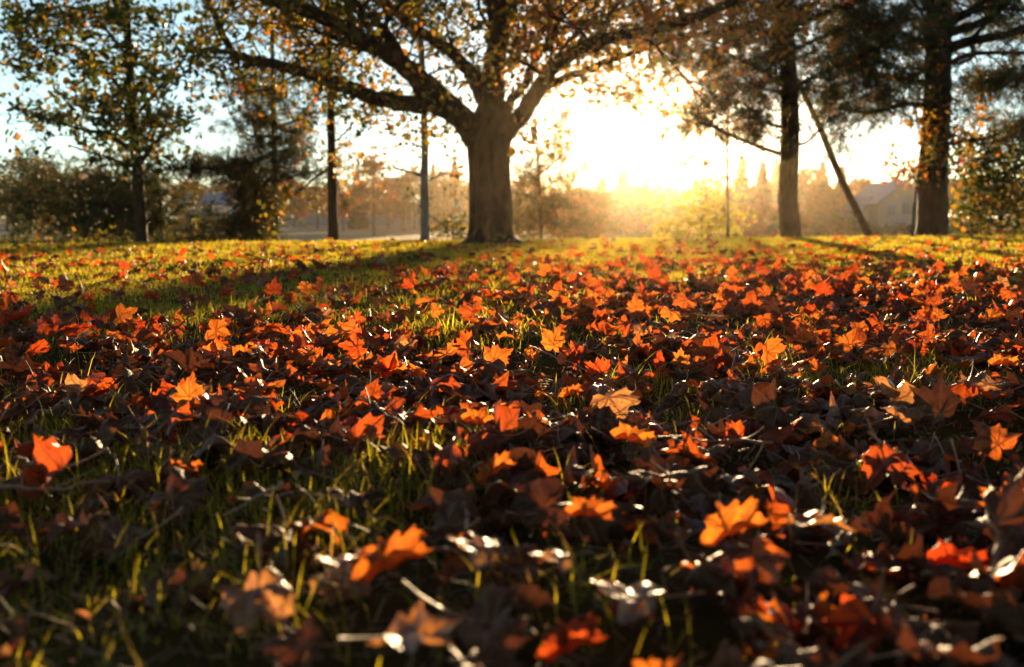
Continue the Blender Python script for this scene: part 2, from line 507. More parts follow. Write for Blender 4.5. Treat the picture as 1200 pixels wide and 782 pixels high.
def leaf_shape(seed, lo=False, curl=None, fold=None, crumple=1.0):
    r = np.random.default_rng(seed)
    H = HALF_LOW if lo else HALF
    ang = [a for a, _ in H] + [180] + [-a for a, _ in H[1:]][::-1]
    rad = [q for _, q in H] + [0.10] + [q for _, q in H[1:]][::-1]
    ang = np.array(ang, float); rad = np.array(rad, float)
    lob = np.interp(np.abs(ang), [0, 24, 47, 76, 100, 140, 180], [r.uniform(0.72, 1.05), 1, r.uniform(0.7, 1.05), 1, r.uniform(0.65, 1.1), 1, 1])
    lob = lob * np.where(ang > 10, r.uniform(0.82, 1.08), 1) * np.where(ang < -10, r.uniform(0.82, 1.08), 1)
    if seed >= 400 and r.random() < 0.45:   # a torn bite out of the edge
        ta = r.uniform(-120, 120); lob = lob * (1 - r.uniform(0.3, 0.55) * np.exp(-((ang - ta) / r.uniform(7, 16)) ** 2))
    rad = rad * lob * (1 + r.normal(0, 0.045, len(rad))); rad *= 1 + 0.08 * np.sin(np.radians(ang) + r.uniform(0, 6.28))
    ang = ang + r.normal(0, 1.2, len(ang))
    a = np.radians(ang)
    rings = [0.35, 0.68, 1.0] if lo else [0.16, 0.34, 0.52, 0.70, 0.86, 1.0]
    n = len(a)
    # inner rings are rounder than the outline
    pts = [np.zeros((1, 2))]
    for k in rings:
        rr = (rad * k) * k ** 0.25 + 0.32 * k * (1 - k ** 0.25)
        pts.append(np.stack([np.sin(a) * rr, np.cos(a) * rr], -1))
    P = np.concatenate(pts)
    x, y = P[:, 0], P[:, 1]
    quads = []; tris = []
    for i in range(n):
        j = (i + 1) % n
        tris.append((0, 1 + j, 1 + i))
        for q in range(len(rings) - 1):
            b0 = 1 + q * n; b1 = 1 + (q + 1) * n
            quads.append((b0 + i, b0 + j, b1 + j, b1 + i))
    rr = np.hypot(x, y); th = np.arctan2(x, y)
    z = np.zeros_like(x)
    fd = r.uniform(-0.6, 0.5) if fold is None else fold
    z += fd * np.abs(x) * 0.8
    z += r.uniform(0.08, 0.26) * crumple * rr ** 2 * np.sin(r.integers(3, 6) * th + r.uniform(0, 6.28))
    # lobes pucker between the veins
    va = np.radians([0, 47, -47, 100, -100])
    dmin = np.min(np.abs(rr[:, None] * np.sin(th[:, None] - va[None, :])) + np.where(np.cos(th[:, None] - va[None, :]) < 0, 9, 0), 1)
    z += 0.8 * np.clip(dmin, 0, 0.2) * crumple * (1 if r.random() < 0.5 else -1)
    z += 0.10 * crumple * vnoise(x, y, 6.0, seed + 100) + 0.045 * crumple * vnoise(x, y, 17.0, seed + 200)
    # curl: bend along an axis
    k = r.choice([-1, -1, 1]) * r.uniform(0.2, 1.7) if curl is None else curl
    ca = r.uniform(-0.7, 0.7)
    u = x * math.cos(ca) + y * math.sin(ca); v = -x * math.sin(ca) + y * math.cos(ca)
    if seed >= 400 and seed % 5 == 0: k = r.choice([-1, 1]) * r.uniform(2.6, 4.2)
    if abs(k) > 0.05:
        bx = v - 0.35
        rad_ = 1 / k
        v2 = 0.35 + np.sin(bx * k) * (rad_ - z)
        z2 = rad_ - np.cos(bx * k) * (rad_ - z)
        v, z = v2, z2
    # a second, weaker roll across
    k2 = r.choice([-1, -1, 1]) * r.uniform(0.2, 1.4)
    if abs(k2) > 0.05:
        rad_ = 1 / k2; u2 = np.sin(u * k2) * (rad_ - z); z2 = rad_ - np.cos(u * k2) * (rad_ - z); u, z = u2, z2
    X = u * math.cos(ca) - v * math.sin(ca); Y = u * math.sin(ca) + v * math.cos(ca)
    Q = np.stack([X, Y, z], -1)
    c = Q.mean(0); Q = Q - np.array([c[0], c[1], c[2]])
    luv = np.stack([x, y, np.zeros_like(x)], -1)
    return Q, np.array(quads), np.array(tris), luv


NV = 26
HI = [leaf_shape(400 + i) for i in range(NV)]
LO = [leaf_shape(700 + i, True) for i in range(NV)]
HERO = {  # named shapes for the leaves that stand out
    'flat': leaf_shape(31, curl=0.25, fold=0.1, crumple=0.8), 'dome': leaf_shape(32, curl=-1.1, fold=-0.3, crumple=1.0),
    'fold': leaf_shape(33, curl=0.4, fold=0.9, crumple=0.9), 'roll': leaf_shape(34, curl=2.4, fold=0.2, crumple=1.0),
    'cup': leaf_shape(35, curl=1.3, fold=0.3, crumple=1.3), 'sheen': leaf_shape(36, curl=-0.5, fold=-0.1, crumple=0.7),
}
_mesh_cache = {}


def tube_arrays(P, rad, k=8):
    """a tube through the points P with the radii rad; vertices and quads"""
    P = np.asarray(P, float); n = len(P)
    T = np.gradient(P, axis=0); T /= np.linalg.norm(T, axis=1)[:, None] + 1e-9
    ref = np.array([0, 0, 1.0]) if abs(T[0][2]) < 0.8 else np.array([0, 1.0, 0])
    V = []
    nprev = np.cross(T[0], ref); nprev /= np.linalg.norm(nprev)
    for i in range(n):
        nn = nprev - T[i] * np.dot(nprev, T[i]); nn /= np.linalg.norm(nn) + 1e-9; nprev = nn
        bb = np.cross(T[i], nn)
        a = np.arange(k) / k * 2 * np.pi
        V.append(P[i] + rad[i] * (np.cos(a)[:, None] * nn + np.sin(a)[:, None] * bb))
    V = np.concatenate(V)
    i = np.arange(n - 1)[:, None] * k; j = np.arange(k)[None, :]; j2 = (j + 1) % k
    F = np.stack([i + j, i + j2, i + k + j2, i + k + j], -1).reshape(-1, 4)
    return V, F


def leaf_mesh(key, shape, kind):
    k = (key, kind)
    if k not in _mesh_cache:
        Q, qd, tr, luv = shape
        _mesh_cache[k] = build("maple_leaf", Q, [qd, tr], [LEAF_KINDS[kind]], {"rnd": np.full(len(Q), ((sum(map(ord, str(key))) * 37) % 97) / 97.0)}, {"luv": luv})
    return _mesh_cache[k]


def stalk_mesh(key, shape):
    k = ("stalk", key)
    if k not in _mesh_cache:
        Q, _, _, luv = shape
        j = int(np.argmin(np.hypot(luv[:, 0], luv[:, 1] + 0.06)))
        p = Q[j]; p1 = Q[0]
        d = p - p1; d = d / (np.linalg.norm(d) + 1e-9); d = (d + np.array([0, -1, 0])) / 2
        r = np.random.default_rng(abs(hash(str(key))) % 1000 if False else int(1000 * abs(p[0]) + 7))
        bend = r.uniform(-0.35, 0.35); up = r.uniform(-0.1, 0.35)
        ts = np.linspace(0, 1, 7)
        pts = np.array([p1 + d * 0.85 * t + np.array([bend * t * t, 0, up * t * t]) for t in ts])
        V, F = tube_arrays(pts, np.interp(ts, [0, 0.9, 1], [0.018, 0.014, 0.024]), 5)
        _mesh_cache[k] = build("stalk", V, F, [M_STALK])
    return _mesh_cache[k]


def leaf_density(x, y):
    """fallen leaves per square metre"""
    px, py = to_px(x, np.maximum(y, 0.5))
    d = np.interp(py, [284, 300, 318, 335, 360, 400, 470, 800], [8, 22, 42, 62, 100, 170, 235, 255])
    right = np.clip((px - 560) / 160, 0, 1)
    d = d * (1 + 0.9 * right * np.clip((400 - py) / 60, 0, 1) * np.clip((py - 305) / 15, 0, 1))
    g = 1.0
    g = g * (1 - 0.68 * gauss(px, py, 150, 352, 260, 30))
    g = g * (1 - 0.7 * gauss(px, py, 510, 372, 110, 26))
    g = g * (1 - 0.38 * gauss(px, py, 300, 610, 180, 45))
    g = g * (1 - 0.35 * gauss(px, py, 60, 590, 100, 40))
    g = g * (1 - 0.75 * gauss(px, py, 790, 478, 80, 22))
    g = g * (1 - 0.7 * gauss(px, py, 1010, 452, 110, 15))
    g = g * (1 - 0.75 * gauss(px, py, 450, 590, 50, 40))
    g = g * (1 - 0.6 * gauss(px, py, 960, 590, 50, 30))
    g = g * (1 + 0.6 * gauss(px, py, 40, 385, 90, 14))
    patch = np.clip(0.85 + 0.55 * vnoise(x, y, 2.6, 41), 0.15, 1.6)
    return d * g * patch


leaves = []   # dict: pos, matrix, size, kind, pose, variant


def scatter_leaves():
    y0, y1 = 0.5, 16.5
    n = 90000
    yy = rng.uniform(y0, y1, n); xx = rng.uniform(-1, 1, n) * (0.55 * y1 + 1.7)
    area = (y1 - y0) * 2 * (0.55 * y1 + 1.7)
    keep = np.abs(xx) < 0.55 * yy + 1.6
    dens = leaf_density(xx, yy)
    keep &= rng.random(n) < dens * area / n
    keep &= yy < edge_y(xx) + 0.5
    xx, yy = xx[keep], yy[keep]
    m = len(xx)
    size = np.clip(rng.normal(0.073, 0.020, m) * np.where(yy < 3, 1.15, 1.0), 0.030, 0.118)
    u = rng.random(m)
    near = yy < 2.2
    stand_p = np.where(near, 0.025, 0.08)
    tilt_p = np.where(near, 0.22, 0.32)
    pose = np.where(u < stand_p, 2, np.where(u < stand_p + tilt_p, 1, 0))
    tilt = np.where(pose == 2, rng.uniform(R(50), R(85), m), np.where(pose == 1, rng.uniform(R(18), R(42), m), np.abs(rng.normal(0, R(9), m))))
    tilt = np.where(rng.random(m) < 0.25, np.pi - tilt, tilt)
    yaw = rng.uniform(0, 2 * np.pi, m); ax = rng.uniform(0, 2 * np.pi, m)
    ax = np.where(pose == 2, rng.normal(0, 0.6, m), ax)
    Mx = tilt_mats(yaw, ax, tilt)
    lift = rng.uniform(0.004, 0.030, m) + np.where(pose == 2, 0.42 * size, np.where(pose == 1, 0.2 * size, 0))
    pile = np.clip(vnoise(xx, yy, 7.0, 55), 0, 1) * 0.018
    zz = gz(xx, yy) + lift + pile - np.clip((yy - 5) / 10, 0, 1) * 0.012
    px, py = to_px(xx, yy)
    kp = [0.26, 0.12, 0.08, 0.09, 0.45]
    ki = rng.choice(5, m, p=kp)
    ki = np.where((yy > 2.2) & (rng.random(m) < 0.58), rng.choice([0, 1, 2], m, p=[0.33, 0.45, 0.22]), ki)
    ki = np.where((yy < 1.7) & (rng.random(m) < 0.45), 4, ki); pose_near = (yy < 1.7) & (pose == 2) & (rng.random(m) < 0.7); size = np.where(pose_near, size * 0.6, size)
    size = np.where(pose > 0, np.minimum(size, 0.072), size)
    size = np.where(yy < 1.5, np.minimum(size, np.where(pose == 0, 0.092, 0.074)), size); size = np.where((ki == 1) | (ki == 2), np.minimum(size, 0.062), size)
    for i in range(m):
        leaves.append(dict(p=(xx[i], yy[i], zz[i]), M=Mx[i], s=size[i], kind=KINDS[ki[i]], pose=int(pose[i]), v=int(rng.integers(NV)), px=px[i], py=py[i]))


scatter_leaves()
print("leaves", len(leaves))

POSE = ['lying flat', 'tilted up', 'standing on edge']


def place_leaf(p, M3, s, kind, key, shape, label, group):
    o = new_obj("maple_leaf", leaf_mesh(key, shape, kind))
    mm = Matrix([list(r_) for r_ in M3]).to_4x4()
    o.matrix_world = Matrix.Translation(Vector(p)) @ mm @ Matrix.Scale(s, 4)
    tag(o, label, "leaf", group)
    st = new_obj("stalk", stalk_mesh(key, shape), o)
    return o


# the leaves one can point at, from the photograph: px, py, radius, kind, shape, lift, pitch, roll, yaw, label
HEROES = [
    (300, 712, 0.066, 'pale tan', 'dome', 0.035, 62, -8, 170, "big pale tan leaf with a bright rim, standing in the grass at the lower left"),
    (455, 668, 0.060, 'orange', 'cup', 0.050, 55, 12, 20, "glowing orange cupped leaf just right of the lower left grass tuft"),
    (398, 672, 0.036, 'pale tan', 'sheen', 0.055, -8, 0, 80, "small white shining curled leaf touching the left of a glowing orange leaf"),
    (742, 712, 0.062, 'pale tan', 'sheen', 0.050, -6, 4, 60, "shining white leaf lying flat at the bottom, right of the middle"),
    (480, 762, 0.066, 'pale tan', 'sheen', 0.045, -8, -2, 300, "pale glossy leaf at the very bottom edge, left of the middle"),
    (1008, 748, 0.055, 'red', 'fold', 0.020, 45, -30, 110, "narrow folded orange red leaf low in the dark bottom right corner"),
    (1040, 550, 0.078, 'rust brown', 'dome', 0.045, 38, 4, 185, "wide arched brown leaf with an orange lit rim on the right"),
    (968, 528, 0.052, 'orange', 'roll', 0.050, 60, 18, 200, "curled bright orange leaf left of the wide arched brown leaf"),
    (1178, 602, 0.055, 'orange', 'fold', 0.045, 60, -15, 30, "yellow orange leaf cut by the right edge of the picture, low down"),
    (1120, 668, 0.048, 'red', 'cup', 0.035, 60, 15, 340, "red orange cupped leaf near the lower right, above the dark corner"),
    (855, 628, 0.058, 'orange', 'cup', 0.045, 48, 5, 10, "orange leaf with a white shining top right of the middle foreground"),
    (955, 622, 0.056, 'pale tan', 'sheen', 0.050, -4, -8, 140, "pale arched leaf with a white glint behind the dark corner"),
    (215, 558, 0.034, 'orange', 'cup', 0.040, 55, 10, 350, "small clear orange leaf with an upturned tip above the grass on the left"),
    (222, 468, 0.050, 'orange', 'flat', 0.045, 75, 6, 0, "upright orange leaf with grass blades over it, left of the middle"),
    (180, 478, 0.040, 'red', 'cup', 0.030, 65, 6, 40, "dark red small leaf beside the upright orange leaf with grass over it"),
    (745, 362, 0.060, 'orange', 'flat', 0.055, 80, 6, 10, "yellow orange leaf standing upright under the sun, right of the middle"),
    (797, 428, 0.045, 'orange', 'fold', 0.045, 75, 25, 20, "small triangular orange leaf standing right of the middle"),
    (321, 341, 0.072, 'red', 'flat', 0.055, 78, 4, 0, "large red orange leaf standing upright on the lawn, left one of a pair"),
    (358, 341, 0.068, 'orange', 'dome', 0.048, 66, -10, 30, "large yellow orange leaf on the lawn, right one of a pair"),
    (238, 354, 0.070, 'orange', 'dome', 0.030, 40, 0, 90, "orange leaf spread low on the lawn left of the upright pair"),
    (178, 350, 0.058, 'red', 'cup', 0.045, 68, 12, 330, "red upright leaf on the lawn left of the spread orange leaf"),
    (18, 375, 0.085, 'red', 'cup', 0.060, 65, 12, 20, "deep red crumpled leaf at the left edge of the picture"),
    (60, 385, 0.075, 'red', 'dome', 0.040, 45, -6, 80, "deep red leaf right beside the one at the left edge"),
    (92, 392, 0.065, 'red', 'cup', 0.035, 50, 10, 200, "deep red leaf, rightmost of the red cluster at the left edge"),
    (40, 452, 0.068, 'rust brown', 'dome', 0.035, 55, -4, 200, "rusty leaf with dark face under the red cluster at the left edge"),
    (90, 462, 0.045, 'pale tan', 'roll', 0.045, 55, 30, 120, "pale curled leaf beside the rusty leaf near the left edge"),
    (435, 492, 0.074, 'dark brown', 'dome', 0.026, 22, 0, 185, "large dark domed leaf in the middle left with a pale stalk"),
    (582, 425, 0.060, 'orange', 'flat', 0.055, 74, 20, 320, "upright orange leaf in the centre of the leaf carpet"),
    (545, 412, 0.062, 'rust brown', 'cup', 0.045, 60, -10, 60, "rusty upright leaf left of the central upright orange leaf"),
    (702, 440, 0.062, 'red', 'fold', 0.035, 40, 12, 70, "red orange folded leaf right of the centre"),
    (668, 466, 0.038, 'orange', 'cup', 0.035, 65, 10, 10, "small bright orange leaf just right of the centre"),
    (958, 437, 0.042, 'orange', 'fold', 0.040, 72, 12, 20, "small orange leaf standing up among dark leaves on the right"),
    (560, 500, 0.042, 'orange', 'cup', 0.045, 75, 8, 330, "orange crumpled upright leaf in front of the centre"),
    (578, 560, 0.042, 'orange', 'cup', 0.045, 78, 8, 20, "orange leaf hanging upright below the centre, in shade"),
    (740, 520, 0.050, 'orange', 'cup', 0.050, 75, 18, 340, "orange crumpled leaf standing right of the centre, behind a shining leaf"),
    (860, 520, 0.050, 'red', 'fold', 0.035, 35, -20, 60, "red folded leaf leaning down to the right, right of the centre"),
    (1165, 525, 0.062, 'orange', 'flat', 0.050, 70, -10, 20, "ragged orange leaf standing near the right edge"),
    (60, 560, 0.080, 'rust brown', 'roll', 0.045, 30, 0, 90, "long rolled brown leaf with a lit edge at the left"),
    (1100, 372, 0.055, 'orange', 'flat', 0.045, 72, 8, 20, "orange leaf lit clear on the right side of the leaf carpet"),
    (690, 610, 0.040, 'orange', 'cup', 0.045, 78, 8, 340, "small orange curled leaf below the centre, right side"),
    (1175, 430, 0.050, 'orange', 'cup', 0.045, 72, 8, 340, "orange leaf at the right edge, above the ragged one"),
    (350, 770, 0.050, 'dark brown', 'flat', 0.015, 20, 4, 100, "dark leaf at the bottom edge under the big pale tan leaf"),
    (665, 768, 0.045, 'red', 'cup', 0.025, 60, 8, 10, "small red orange leaf at the bottom edge in the middle"),
    (560, 655, 0.050, 'pale tan', 'sheen', 0.050, -3, 8, 80, "pale shining curled leaf in the middle foreground"),
    (650, 668, 0.036, 'pale tan', 'sheen', 0.050, -5, 4, 95, "small white shining leaf edge in the middle foreground"),
]


def tri_rot(pitch, roll, yaw):
    return Euler((0, 0, 0)).to_matrix() if False else (Euler((R(pitch), R(roll), 0)).to_matrix() @ Matrix.Rotation(R(yaw), 3, 'Z'))


hero_pos = []
for (px, py, s, kind, sh, lift, pitch, roll, yaw, label) in HEROES:
    if pitch > 50 and not any(abs(px - q) < 2 for q in (222, 745, 797, 321, 358, 582, 545, 178)): pitch *= 0.62; lift *= 0.85
    a, b = ray(px, py)
    Y = (CAMH - lift) / -b
    for _ in range(8):
        g = float(gz(a * Y, Y)); Y = (CAMH - lift - g) / -b
    p = (a * Y, Y, g + lift + 0.012)
    hero_pos.append((p, s))
    place_leaf(p, tri_rot(pitch, roll, yaw), s, kind, sh, HERO[sh], label, "fallen maple leaves")

# leaves that would hide or cut a marked leaf give way
hp = np.array([h[0] for h in hero_pos]); hs = np.array([h[1] for h in hero_pos])
kept = []
for L in leaves:
    d = np.array(L['p'])[None, :] - hp
    dd = np.hypot(d[:, 0], d[:, 1])
    infront = (np.abs(d[:, 0]) < hs * 0.8) & (d[:, 1] < 0) & (d[:, 1] > -0.12) & (L['pose'] == 2)
    sunward = (np.abs(d[:, 0] - d[:, 1] * math.tan(SUN_AZ)) < hs * 0.5) & (d[:, 1] > 0) & (d[:, 1] < 0.3) & (L['pose'] == 2)
    if (dd < hs * 0.7).any() or infront.any() or sunward.any(): continue
    kept.append(L)
leaves = kept

# nearest leaves in view become objects of their own; the rest of the carpet is one object
inview = [L for L in leaves if -40 < L['px'] < 1240 and 284 < L['py'] < 830]
inview.sort(key=lambda L: L['p'][1])
N_IND = 296 - len(HEROES)
single = inview[:N_IND]
ids = set(id(L) for L in single)
rest = [L for L in leaves if id(L) not in ids]
occ = {}
for L in single:
    third = 'left' if L['px'] < 400 else ('middle' if L['px'] < 800 else 'right')
    band = 'bottom' if L['py'] > 700 else ('lower' if L['py'] > 610 else 'upper')
    lab = "%s maple leaf %s, %s of the foreground, %s band" % (L['kind'], POSE[L['pose']], third, band)
    lab = lab.replace(", bottom band", ", along the bottom edge").replace(", lower band", ", just above the bottom").replace(", upper band", ", farther back")
    place_leaf(L['p'], L['M'], L['s'], L['kind'], ('v', L['v']), HI[L['v']], lab, "fallen maple leaves")

V = []; Q = []; T = []; RN = []; UVs = []; mq = []; mt = []; base = 0
for L in rest:
    hi = L['p'][1] < 5.5
    S = (HI if hi else LO)[L['v']]
    P = (S[0] * L['s']) @ L['M'].T + np.array(L['p'])
    V.append(P); Q.append(S[1] + base); T.append(S[2] + base); UVs.append(S[3]); RN.append(np.full(len(P), rng.random()))
    k = KINDS.index(L['kind']); mq.append(np.full(len(S[1]), k)); mt.append(np.full(len(S[2]), k)); base += len(P)
carpet = new_obj("leaf_carpet", build("leaf_carpet", np.concatenate(V), [np.concatenate(Q), np.concatenate(T)], [LEAF_KINDS[k] for k in KINDS],
                                      {"rnd": np.concatenate(RN)}, {"luv": np.concatenate(UVs)}, midx=np.concatenate(mq + mt)))
tag(carpet, "carpet of fallen rust and orange maple leaves spreading over the lawn towards the trees", "fallen leaves", kind="stuff")
# torn scraps and crumbs between the leaves
def scraps():
    n = 44000; y = rng.uniform(0.6, 7.0, n); x = rng.uniform(-1, 1, n) * (0.55 * y + 1.6)
    k = rng.random(n) < np.interp(y, [0.6, 3, 7], [0.18, 0.5, 0.6]) * 1.0; x, y = x[k], y[k]; n = len(x)
    V = []; T_ = []; Q_ = []; RN_ = []; U_ = []; M_ = []; b = 0
    Mx = rot_mats(n, rng, rng.uniform(0, 1.2, n)); s = rng.uniform(0.008, 0.026, n); g = gz(x, y) + rng.uniform(0.002, 0.014, n)
    v0 = rng.integers(0, NV, n); cut = rng.integers(0, 12, n)
    for i in range(n):
        S = LO[v0[i]]; ids_ = np.array([0, 1 + cut[i], 2 + cut[i], 3 + cut[i], 4 + cut[i], 5 + cut[i]])
        P = S[0][ids_] * np.array([1, 1, 1.2]); P = P / 0.3 * s[i]
        V.append(P @ Mx[i].T + np.array([x[i], y[i], g[i]])); T_.append(np.array([(0, 1, 2), (0, 2, 3), (0, 3, 4), (0, 4, 5)]) + b); b += 6
        U_.append(S[3][ids_]); RN_.append(np.full(6, rng.random())); M_.append(np.full(4, rng.choice([0, 0, 3, 4, 4])))
    o = new_obj("leaf_scraps", build("leaf_scraps", np.concatenate(V), np.concatenate(T_), [LEAF_KINDS[k] for k in KINDS], {"rnd": np.concatenate(RN_)}, {"luv": np.concatenate(U_)}, midx=np.concatenate(M_)))
    tag(o, "small torn brown leaf scraps lying in the gaps between the leaves", "leaf scraps", kind="stuff")
scraps()
# stalks of the carpet, lying loose
V = []; F = []; base = 0
for L in rest:
    if L['p'][1] > 6 or rng.random() < 0.35: continue
    p = np.array(L['p']); a = rng.uniform(0, 6.28); ln = L['s'] * rng.uniform(0.7, 1.2); up = rng.uniform(-0.1, 0.6) * ln
    ts = np.linspace(0, 1, 5); bend = rng.uniform(-0.25, 0.25) * ln
    pts = np.stack([p[0] + np.cos(a) * ln * ts - np.sin(a) * bend * ts ** 2, p[1] + np.sin(a) * ln * ts + np.cos(a) * bend * ts ** 2, p[2] + 0.004 + up * ts ** 1.5], -1)
    v, f = tube_arrays(pts, np.linspace(0.0013, 0.0009, 5), 4)
    V.append(v); F.append(f + base); base += len(v)
st = new_obj("stalks", build("stalks", np.concatenate(V), np.concatenate(F), [M_STALK]), carpet)
tag(st, kind="stuff")

# fallen twigs
M_TWIG = simple("twig_bark", (0.22, 0.13, 0.08), 0.6, 60)
TW = [((0, 574), (126, 566), "long straight brown twig at the left edge over the grass"), ((330, 566), (262, 604), "thin twig slanting through the grass on the left"),
      ((620, 405), (690, 435), "thin shining twig lying right of the centre"), ((850, 372), (790, 366), "short pale twig under the sun glare"),
      ((905, 520), (770, 512), "pale twig lying among dark leaves right of the centre"), ((830, 552), (735, 556), "pale twig in front of the other twig right of the centre"),
      ((425, 466), (475, 500), "pale broken twig lying over the large dark domed leaf"), ((545, 585), (552, 660), "thin upright grass stem like twig in the middle foreground")]
for (a_, b_, lab) in TW:
    def gp(px, py, lift):
        a, b = ray(px, py); Y = (CAMH - lift) / -b
        for _ in range(6): Y = (CAMH - lift - float(gz(a * Y, Y))) / -b
        return np.array([a * Y, Y, float(gz(a * Y, Y)) + lift])
    p0, p1 = gp(*a_, 0.05), gp(*b_, 0.045)
    ts = np.linspace(0, 1, 9)[:, None]
    pts = p0 + (p1 - p0) * ts + np.random.default_rng(len(lab)).normal(0, 0.0022, (9, 3))
    sc_ = np.linalg.norm(p1 - p0)
    v, f = tube_arrays(pts, np.linspace(0.0028, 0.0012, 9), 6)
    side = pts[4] + (pts[7] - pts[3]) * ts * 0.6 + np.array([0.1, 0.05, 0.25]) * sc_ * ts * 0.6
    v2, f2 = tube_arrays(side, np.linspace(0.0017, 0.0008, 9), 5)
    o = new_obj("fallen_twig", build("fallen_twig", np.concatenate([v, v2]), np.concatenate([f, f2 + len(v)]), [M_TWIG]))
    tag(o, lab, "twig", "twigs lying on the leaves")


# ------------------------------------------------------------------ trees
def catmull(P, n=6):
    P = np.asarray(P, float)
    if len(P) < 3:
        t = np.linspace(0, 1, n * 2)[:, None]; return P[0] + (P[-1] - P[0]) * t
    Q = np.vstack([2 * P[0] - P[1], P, 2 * P[-1] - P[-2]]); out = []
    for i in range(1, len(Q) - 2):
        for t in np.linspace(0, 1, n, endpoint=False):
            a, b, c, d = Q[i - 1], Q[i], Q[i + 1], Q[i + 2]
            out.append(0.5 * ((2 * b) + (c - a) * t + (2 * a - 5 * b + 4 * c - d) * t * t + (-a + 3 * b - 3 * c + d) * t ** 3))
    out.append(Q[-2]); return np.array(out)


class Tree:
    def __init__(s, seed):
        s.r = np.random.default_rng(seed); s.V = []; s.F = []; s.b = 0; s.skel = []; s.tw = []; s.origin = np.zeros(3)

    def tube(s, P, rad, k=8, rough=0.0):
        rad = np.asarray(rad, float)
        V, F = tube_arrays(P, rad, k)
        if rough:
            V = V + s.r.normal(0, 1, V.shape) * (np.repeat(rad, k)[:, None] * rough)
        s.V.append(V); s.F.append(F + s.b); s.b += len(V)
        s.skel.append(np.asarray(P))

    def grow(s, p, d, L, r, lvl, mx, nch=4, wander=0.25, up=0.05, ang=(30, 60), shrink=0.55, flat=0.0):
        n = max(4, int(4 + L * 2)); P = [np.array(p)]; d = np.array(d, float); d /= np.linalg.norm(d)
        for i in range(n):
            d = d + s.r.normal(0, wander / math.sqrt(n) * 1.6, 3) + np.array([0, 0, up / n * 3]); d /= np.linalg.norm(d)
            P.append(P[-1] + d * L / n)
        P = np.array(P); rad = r * np.linspace(1, 0.35, len(P))
        s.tube(P, rad, 6 if lvl < mx else 4)
        if lvl >= mx:
            s.tw.append(P[1:]); return
        for c in range(nch):
            t = s.r.uniform(0.25, 1.0); i = min(int(t * n), n - 1)
            dd = P[i + 1] - P[i]; dd /= np.linalg.norm(dd)
            a = s.r.uniform(0, 2 * np.pi); q = np.cross(dd, [math.cos(a), math.sin(a), s.r.uniform(-1, 1)]); q /= np.linalg.norm(q) + 1e-9
            if flat: q[2] *= (1 - flat); q /= np.linalg.norm(q) + 1e-9
            th = R(s.r.uniform(*ang)); nd = dd * math.cos(th) + q * math.sin(th)
            s.grow(P[i], nd, L * shrink * s.r.uniform(0.7, 1.2), max(r * 0.5 * (1 - 0.4 * t), 0.003), lvl + 1, mx, nch, wander, up, ang, shrink, flat)

    def nearest(s, q):
        A = np.concatenate(s.skel); i = np.argmin(((A - q) ** 2).sum(1)); return A[i]

    def wood(s, name, mat, parent, org):
        V = np.concatenate(s.V) - np.array(org)
        o = new_obj(name, build(name, V, np.concatenate(s.F), [mat]), parent)
        s.V = []; s.F = []; s.b = 0
        return o


LEAF4 = np.array([(0, -0.5, 0), (0.33, -0.12, 0.07), (0.26, 0.28, 0.05), (0, 0.6, -0.04), (-0.26, 0.28, 0.05), (-0.33, -0.12, 0.07)])


def foliage(C, size, r, rn, org, name, mat, parent, tilt=None):
    """broad leaves at the points C"""
    n = len(C); Mx = rot_mats(n, r, tilt)
    P = np.einsum('nij,kj->nki', Mx, LEAF4) * (size * r.uniform(0.6, 1.3, n))[:, None, None] + (C - np.array(org))[:, None, :]
    i0 = np.arange(n)[:, None] * 6
    F = np.concatenate([i0 + np.array([[0, 1, 2, 3]]), i0 + np.array([[0, 3, 4, 5]])])
    return new_obj(name, build(name, P.reshape(-1, 3), F, [mat], {"rnd": np.repeat(rn, 6)}, smooth=False), parent)


def needles(C, D, length, width, k, r, rn, org, name, mat, parent):
    """needle tufts: k thin blades round each twig point"""
    n = len(C); D = D / (np.linalg.norm(D, axis=1)[:, None] + 1e-9)
    q = r.normal(0, 1, (n, k, 3)); q /= np.linalg.norm(q, axis=2)[:, :, None]
    d = D[:, None, :] * 0.75 + q * 0.85; d /= np.linalg.norm(d, axis=2)[:, :, None]
    w = np.cross(d, r.normal(0, 1, (n, k, 3))); w /= np.linalg.norm(w, axis=2)[:, :, None]
    L = length * r.uniform(0.6, 1.2, (n, k, 1)); c = (C - np.array(org))[:, None, :] + r.normal(0, length * 0.25, (n, k, 3))
    P = np.stack([c - w * width / 2, c + w * width / 2, c + d * L], 2).reshape(-1, 3)
    F = np.arange(n * k * 3).reshape(-1, 3)
    return new_obj(name, build(name, P, F, [mat], {"rnd": np.repeat(np.repeat(rn, k), 3)}, smooth=False), parent)


def empty(name, loc):
    o = bpy.data.objects.new(name, None); COL.objects.link(o); o.location = loc; o.empty_display_size = 0.3
    return o


def pxpath(pts, Y, drift=0.0):
    """photo points to a path in the plane of the tree, drifting in depth along its way"""
    n = len(pts); out = []
    for i, p in enumerate(pts):
        out.append(at(p[0], p[1], Y + drift * i / max(1, n - 1)))
    return np.array(out)


